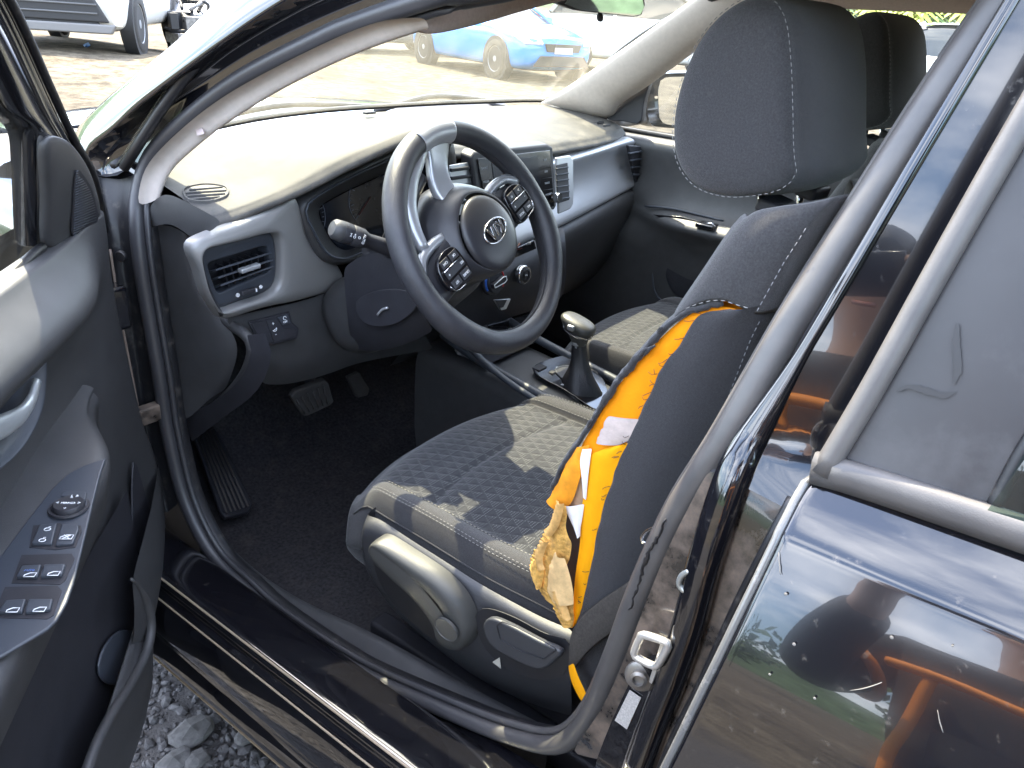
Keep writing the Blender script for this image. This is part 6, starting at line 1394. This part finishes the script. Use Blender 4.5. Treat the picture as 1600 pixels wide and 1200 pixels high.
# white SUV, nose towards us
sv_p = at(140, 14.4)
suv = parked('white_suv', sv_p, 222, WPAINT, L_=4.5, W_=1.9, H_=1.72, belt=1.10, clear=.24, hoodf=.24, wheelR=.37, suv=True, label='white SUV facing us beyond the open driver door, black lower bumper', cat='car')
hx = 2.25
slab('bumper_scoop', [V((a, hx-.02, z)) for a, z in ((-.62, .70), (.62, .70), (.78, .40), (-.78, .40))], (0, .07, 0), BLK, suv, bevel=.02)
slab('bumper_lip', [V((a, hx-.03, z)) for a, z in ((-.86, .38), (.86, .38), (.80, .27), (-.80, .27))], (0, .10, 0), mat('lip_grey', (.16, .155, .15), .6), suv, bevel=.02)
for z in (.50, .60): tube('scoop_bar', [V((-.66, hx+.055, z)), V((.66, hx+.055, z))], .012, mat('bar_grey', (.10, .10, .10), .5), suv, n=6)
for s in (-1, 1): slab('bumper_blade', [V((s*a, hx-.05, z)) for a, z in ((.72, .74), (.90, .78), (.92, .36), (.84, .36))], (0, .09, 0), mat('blade_white', (.72, .70, .64), .4) if s < 0 else MATS['blade_white'], suv, bevel=.02)
# wreck beside it: front torn off, frame and engine showing
wk_p = at(345, 17)
wk = parked('wrecked_car', wk_p, 215, SPAINT, L_=4.1, W_=1.75, H_=1.45, clear=.22, label='silver wreck with its front torn open beside the white SUV', cat='car')
rw = random.Random(11); ENG = mat('engine_metal', (.20, .19, .18), .5, metal=.5, var=.5, vscale=20); 
for k in range(34):
    c = V((rw.uniform(-.75, .75), rw.uniform(1.75, 2.35), rw.uniform(.25, .85))); ang = rw.uniform(0, 3)
    if k % 2: box('engine_piece', c, rw.uniform(.15, .45), rw.uniform(.12, .4), rw.uniform(.1, .36), (ENG, BLK, SPAINT)[k % 3], wk, ax=(V((math.cos(ang), math.sin(ang), 0)), V((-math.sin(ang), math.cos(ang), 0)), V((0, 0, 1))), bevel=.01)
    else: tube('loose_pipe', spline([c+V((rw.uniform(-.3, .3), rw.uniform(-.2, .2), rw.uniform(-.2, .2))) for _ in range(4)], 12), .03, (ENG, BLK)[k % 4 // 2], wk, n=6)
# cars beyond the windscreen
parked('blue_car', at(778, 17.2), 198, BPAINT, L_=4.3, W_=1.8, H_=1.38, belt=.93, clear=.16, hoodf=.33, wheelR=.335, label='bright blue car seen through the windscreen', cat='car')
parked('grey_car', at(585, 21), 118, GPAINT, L_=4.4, W_=1.8, H_=1.45, label='dark grey car seen through the windscreen left of the blue car', cat='car')
parked('white_van', at(1010, 20), 150, WPAINT, L_=4.8, W_=1.9, H_=1.95, belt=1.15, clear=.24, hoodf=.18, suv=True, label='white van seen through the windscreen right of the blue car', cat='van')
parked('white_hatchback', at(1490, 17.0), 20, WPAINT, L_=4.1, W_=1.76, H_=1.46, label='white hatchback seen behind the passenger head restraint', cat='car')
parked('white_hatchback', (5.6, -5.0), 175, WPAINT, L_=4.2, W_=1.76, H_=1.48, label='white car parked behind the black car on its right, showing in the far door mirror', cat='car')
parked('blue_car', (4.4, -2.2), 175, mat('teal_paint', (.05, .2, .3), .2, coat=.8), L_=4.2, W_=1.76, H_=1.48, label='blue green car right behind the black car, showing in the far door mirror', cat='car') if False else None
# blue scrap on the ground by the SUV
o = raw('plastic_scrap', [UZ(*p, .30)+V((0, 0, .0)) for p in [(128, 70), (138, 66), (142, 71), (136, 76), (129, 75)]]+[UZ(135, 71, .36)], [(i, (i+1) % 5, 5) for i in range(5)], mat('scrap_blue', (.02, .2, .55), .5), None, smooth=False); tag(o, 'crumpled blue plastic scrap on the dirt in front of the white SUV', 'scrap')
# ---------------------------------------------------------------- greenery
LEAFS = [mat('leaf_bright', (.28, .34, .02), .55, trans=0), mat('leaf_green', (.06, .12, .025), .6), mat('leaf_dark', (.035, .07, .02), .6)]
BARK = mat('bark', (.11, .085, .06), .9, var=.4, vscale=12, bump=.8, bscale=40)
def leaves(name, centres, n, size, ms, par, seed, cols=None):
    r = random.Random(seed); vs, fs, mi = [], [], []
    for i in range(n):
        c, R = r.choice(centres); d = V((r.gauss(0, 1), r.gauss(0, 1), r.gauss(0, 1))).normalized()*R*r.random()**.4; p = c+V((d.x, d.y, d.z*.8))
        a = V((r.gauss(0, 1), r.gauss(0, 1), r.gauss(0, .7))).normalized(); b = a.orthogonal().normalized(); b.rotate(Matrix.Rotation(r.uniform(0, 6.3), 3, a)); s = size*r.uniform(.6, 1.4); k = len(vs)
        vs += [p-b*s, p+a.cross(b)*s*.45, p+b*s, p-a.cross(b)*s*.45]; fs.append((k, k+1, k+2, k+3)); mi.append(r.randrange(len(ms)))
    me = bpy.data.meshes.new(name); me.from_pydata([tuple(v) for v in vs], [], fs); me.update()
    for p, m in zip(me.polygons, mi): p.material_index = m
    return finish(name, me, ms, par, smooth=False)
def tree(name, x, y, h, R, seed, label, ms, grp, n=1500):
    r = random.Random(seed); root = group(name); z0 = gz(x, y); b = V((x, y, z0))
    P = [b, b+V((r.uniform(-.1, .1), r.uniform(-.1, .1), h*.3)), b+V((r.uniform(-.2, .2), r.uniform(-.2, .2), h*.6)), b+V((0, 0, h*.85))]
    tube('trunk', spline(P, 10), [h*.03*(1-.07*i) for i in range(10)], BARK, root, n=8)
    cen = []
    for k in range(9):
        q = r.uniform(0, 6.3); c = b+V((math.cos(q)*R*r.uniform(.2, .75), math.sin(q)*R*r.uniform(.2, .75), h*r.uniform(.45, .95))); cen.append((c, R*r.uniform(.35, .6)))
        tube('limb', [P[2], lerp(P[2], c, .6)+V((0, 0, .1)), c], [h*.012, h*.008, h*.003], BARK, root, n=5)
    leaves('crown', cen, n, R*.085, ms, root, seed); tag(root, label, 'tree', grp); return root
def palm(x, y, h, seed, label, fl=1.9, nf=16):
    r = random.Random(seed); root = group('palm_tree'); b = V((x, y, gz(x, y)))
    top_ = b+V((r.uniform(-.15, .15), r.uniform(-.15, .15), h)); tube('trunk', spline([b, lerp(b, top_, .5)+V((.08, 0, 0)), top_], 8), [.12-.006*i for i in range(8)], BARK, root, n=8)
    for k in range(nf):
        q = 6.283*k/nf+r.uniform(-.15, .15); up_ = r.uniform(.25, 1.0); vs, fs = [], []; pts = []
        for i in range(11):
            t = i/10; pts.append(top_+V((math.cos(q), math.sin(q), 0))*(fl*t*(1-.15*up_))+V((0, 0, fl*(up_*t-(.55+up_*.55)*t*t))))
        for i in range(1, 11):
            p = pts[i]; d = (pts[i]-pts[i-1]).normalized(); s = d.cross(V((0, 0, 1))).normalized(); w_ = fl*.22*math.sin(math.pi*min(1, i/10*.9+.1))
            for sg in (1, -1):
                kk = len(vs); a = p+s*sg*w_+d*.14-V((0, 0, w_*.45)); vs += [pts[i-1], p, a, lerp(pts[i-1], a, .9)-d*.05]; fs.append((kk, kk+1, kk+2, kk+3))
        raw('frond', vs, fs, LEAFS[0 if k % 3 else 1], root, smooth=False)
    tag(root, label, 'palm', 'palms beyond the right side of the car'); return root
pp_ = at(1330, 27); palm(*pp_, 1.7, 1, 'low yellow green palm left of the far white hatchback')
pp_ = at(1475, 24); palm(*pp_, 1.8, 2, 'bright palm directly above the far white hatchback')
pp_ = at(1420, 34); palm(*pp_, 2.2, 3, 'palm farther back between the two bright palms')
pp_ = at(1540, 30); palm(*pp_, 2.0, 4, 'palm at the right end of the row, half behind the rear pillar')
def hill(name, az0, az1, d, h, seed, m):
    r = random.Random(seed); rows = []
    for k, (dd_, zz) in enumerate(((d*.82, -.02), (d*.9, .35), (d, .8), (d*1.1, 1.0), (d*1.3, .7))):
        row = []
        for i in range(49):
            a = math.radians(lerp(az0, az1, i/48)); e = .75+.25*math.sin(i*.37+seed)+.10*math.sin(i*1.1+seed*2)
            row.append(V((math.sin(a)*dd_, math.cos(a)*dd_, max(-.5, h*zz*e)+r.uniform(-.012, .012)*h)))
        rows.append(row)
    o = grid(name, rows, m, None, sub=1); tag(o, kind='structure'); return o
HILLM = mat('hill_green', (.072, .105, .06), .95, var=.5, vscale=.12, bump=1, bscale=.5, spec=.1)
hill('hills', 40, 140, 420, 75, 2, HILLM); hill('hills', 140, 400, 380, 48, 5, HILLM)
for k, (x, y, h, R) in enumerate([(-24, -9, 5, 2.6), (-27, -2, 6, 3.0), (-25, 5, 5, 2.4), (-22, -17, 5.5, 2.8), (-18, -25, 5, 2.5), (-28, 12, 6, 3)]):
    tree('roadside_tree', x, y, h, R, 30+k, 'green roadside tree mirrored in the black paint', LEAFS[1:], 'trees along the left side of the lot', 900)
# ================================================================ the photographer, whose reflection shows in the paint
PB = V((-1.76, -.37, 0)); fwd = (V((CAM.x, CAM.y, 0))-PB).normalized(); rgt = V((fwd.y, -fwd.x, 0)); FP = (V((CAM.x, CAM.y, 0))-PB).length
def PQ(f, r, z): return PB+fwd*f+rgt*r+V((0, 0, z))
def PP(f, r, z):
    """stands with bent knees, so the eyes are level with the phone"""
    if z > .6: z -= .27; f -= .04
    elif z > .3: z -= .06; f += .16
    return PQ(f, r, z)
def skin(name, verts, edges, radii, m, par, root=0, sub=2):
    me = bpy.data.meshes.new(name); me.from_pydata([tuple(v) for v in verts], edges, []); me.materials.append(m)
    o = bpy.data.objects.new(name, me); COL.objects.link(o); o.parent = par
    sk = o.modifiers.new('k', 'SKIN'); sk.use_smooth_shade = True
    sv = me.skin_vertices[0].data
    for i, r in enumerate(radii): sv[i].radius = r if isinstance(r, tuple) else (r, r)
    sv[root].use_root = True
    su = o.modifiers.new('d', 'SUBSURF'); su.levels = su.render_levels = sub
    return o
SKINM = mat('skin', (.42, .24, .16), .5, var=.08, vscale=60); JACK = mat('black_jacket', (.014, .014, .016), .8, var=.2, vscale=60, bump=.6, bscale=120); ORNG = mat('orange_trim', (1.0, .33, .04), .6); TROU = mat('dark_trousers', (.03, .032, .045), .85); HAIR = mat('dark_hair', (.015, .012, .010), .6); SHOE = mat('shoe_brown', (.06, .04, .03), .6)
V_ = []; E_ = []; R_ = []
def j(p, r, pr=None):
    V_.append(p); R_.append(r); k = len(V_)-1
    if pr is not None: E_.append((pr, k))
    return k
pel = j(PP(0, 0, .95), .115); ab = j(PP(.02, 0, 1.10), .11, pel); ch = j(PP(.02, 0, 1.30), .12, ab); nb = j(PP(.02, 0, 1.46), .06, ch); nk = j(PP(.04, 0, 1.53), .055, nb); hd_ = j(PP(.06, 0, 1.62), (.075, .09), nk); cr_ = j(PP(.05, 0, 1.72), (.062, .075), hd_)
hands = {}
for s in (-1, 1):
    sh = j(PP(.02, s*.19, 1.42), .06, ch); el = j(PQ(.12, s*.29, .96), .045, sh); wr = j(PQ(FP-.12, s*.135, 1.19), .030, el); pa = j(PQ(FP-.05, s*.105, 1.235), (.034, .018), wr); hands[s] = pa
    hp = j(PP(0, s*.10, .90), .085, pel); kn = j(PP(.03, s*.12, .50), .058, hp); an = j(PP(-.02, s*.12, .10), .042, kn); to = j(PP(.14, s*.14, .05), .035, an)
person = skin('person', V_, E_, R_, SKINM, None)
tag(person, 'person in black jacket with orange trim holding up a phone, mirrored in the car paint', 'person')
pc = CAM-FW*.014
for s in (-1, 1):
    base_h = V_[hands[s]]
    for k in range(4):   # fingers wrap the back edge of the phone, behind the lens
        tip = pc+RT*(s*(.080-.004*k))+UP*(.030-.018*k)-FW*.002; mid = lerp(base_h, tip, .55)+RT*(s*.018)+UP*(.012-.006*k)-FW*.004
        skin('finger', [base_h+UP*(.012-.008*k), mid, tip], [(0, 1), (1, 2)], [.010, .0092, .0075], SKINM, person, 0, 1)
    th = pc+RT*(s*.062)-FW*.014+UP*-.012
    skin('thumb', [base_h-UP*.012, lerp(base_h, th, .55)-FW*.012-UP*.008, th], [(0, 1), (1, 2)], [.012, .0105, .009], SKINM, person, 0, 1)
slab('phone', [pc+RT*(a*.080)+UP*(b*.038)-FW*.001 for a, b in ((-1, -1), (1, -1), (1, 1), (-1, 1))], -FW*.008, GLOSSK, None, bevel=.003)
tag(bpy.data.objects['phone'], 'black phone held up by the person mirrored in the paint', 'phone')
jv = [PP(0, 0, .86), PP(.01, 0, .95), PP(.02, 0, 1.10), PP(.02, 0, 1.30), PP(.02, 0, 1.45)]; je = [(0, 1), (1, 2), (2, 3), (3, 4)]; jr = [.165, .16, .155, .165, .085]
for s in (-1, 1):
    k = len(jv); jv += [PP(.02, s*.20, 1.42), PQ(.12, s*.295, .96), PQ(FP-.145, s*.148, 1.175)]; je += [(3, k), (k, k+1), (k+1, k+2)]; jr += [.078, .062, .045]
skin('jacket', jv, je, jr, JACK, person, 2)
tv = [PP(0, 0, .95), PP(0, 0, .88)]; te_ = [(0, 1)]; trr = [.15, .15]
for s in (-1, 1):
    k = len(tv); tv += [PP(.02, s*.11, .85), PP(.03, s*.122, .50), PP(-.02, s*.12, .12)]; te_ += [(1, k), (k, k+1), (k+1, k+2)]; trr += [.13, .092, .072]
    skin('shoe', [PP(-.06, s*.12, .06), PP(.04, s*.13, .06), PP(.17, s*.145, .045)], [(0, 1), (1, 2)], [.05, .052, .042], SHOE, person, 0, 1)
skin('trousers', tv, te_, trr, TROU, person, 0)
hc_ = PP(.035, 0, 1.685); rows = []
for i in range(10):   # short hair: a cap that hugs the skull, lower at the back than over the brow
    t = i/9; r = []
    for k in range(24):
        q = 2*math.pi*k/24; f_ = math.cos(q); low = lerp(-.055, .028, (f_+1)/2)+.006*math.sin(q*7); h = lerp(low, .088, math.sin(t*math.pi/2)); w_ = math.cos(t*math.pi/2)
        rr_ = 1.0 if h > 0 else 1.0
        r.append(hc_+fwd*(.103*f_*max(w_, .02)*(1.0+.02*math.sin(q*9)))+rgt*(.088*math.sin(q)*max(w_, .02))+V((0, 0, h)))
    rows.append(r)
grid('hair', rows, HAIR, person, cu=True, cap=True)
for s in (-1, 1):
    lathe('eye', PP(.145, s*.032, 1.64), fwd, [(.010, -.004), (.009, .002), (.003, .005)], mat('eye_dark', (.05, .03, .02), .3) if s < 0 else MATS['eye_dark'], person, n=12)
    skin('ear', [PP(.045, s*.082, 1.60), PP(.045, s*.088, 1.635)], [(0, 1)], [.012, .014], SKINM, person, 0, 1)
skin('nose', [PP(.145, 0, 1.645), PP(.165, 0, 1.61)], [(0, 1)], [.010, .014], SKINM, person, 0, 1)
tube('mouth', [PP(.145, -.022, 1.575), PP(.155, 0, 1.572), PP(.145, .022, 1.575)], .005, mat('lip', (.35, .14, .11), .5), person, n=6)
def band(name, P, r): return tube(name, spline(P, 24), r, ORNG, person, n=8)
band('jacket_trim', [PP(.16, -.17, 1.34), PP(.175, -.08, 1.35), PP(.18, 0, 1.35), PP(.175, .08, 1.35), PP(.16, .17, 1.34)], .012)
band('jacket_trim', [PP(.165, .10, 1.36), PP(.165, .11, 1.22), PP(.16, .12, 1.10), PP(.155, .12, .95)], .011)
band('jacket_trim', [PP(.165, -.10, 1.36), PP(.165, -.11, 1.22), PP(.16, -.12, 1.10), PP(.155, -.12, .95)], .011)
for s in (-1, 1):
    c = lerp(PP(.02, s*.20, 1.42), PQ(.12, s*.295, .96), .55); d = (PQ(.12, s*.295, .96)-PP(.02, s*.20, 1.42)).normalized(); a = d.orthogonal().normalized(); b = d.cross(a)
    tube('sleeve_trim', [c+(a*math.cos(q)+b*math.sin(q))*.071 for q in [2*math.pi*i/20 for i in range(20)]], .012, ORNG, person, n=6, closed=True)
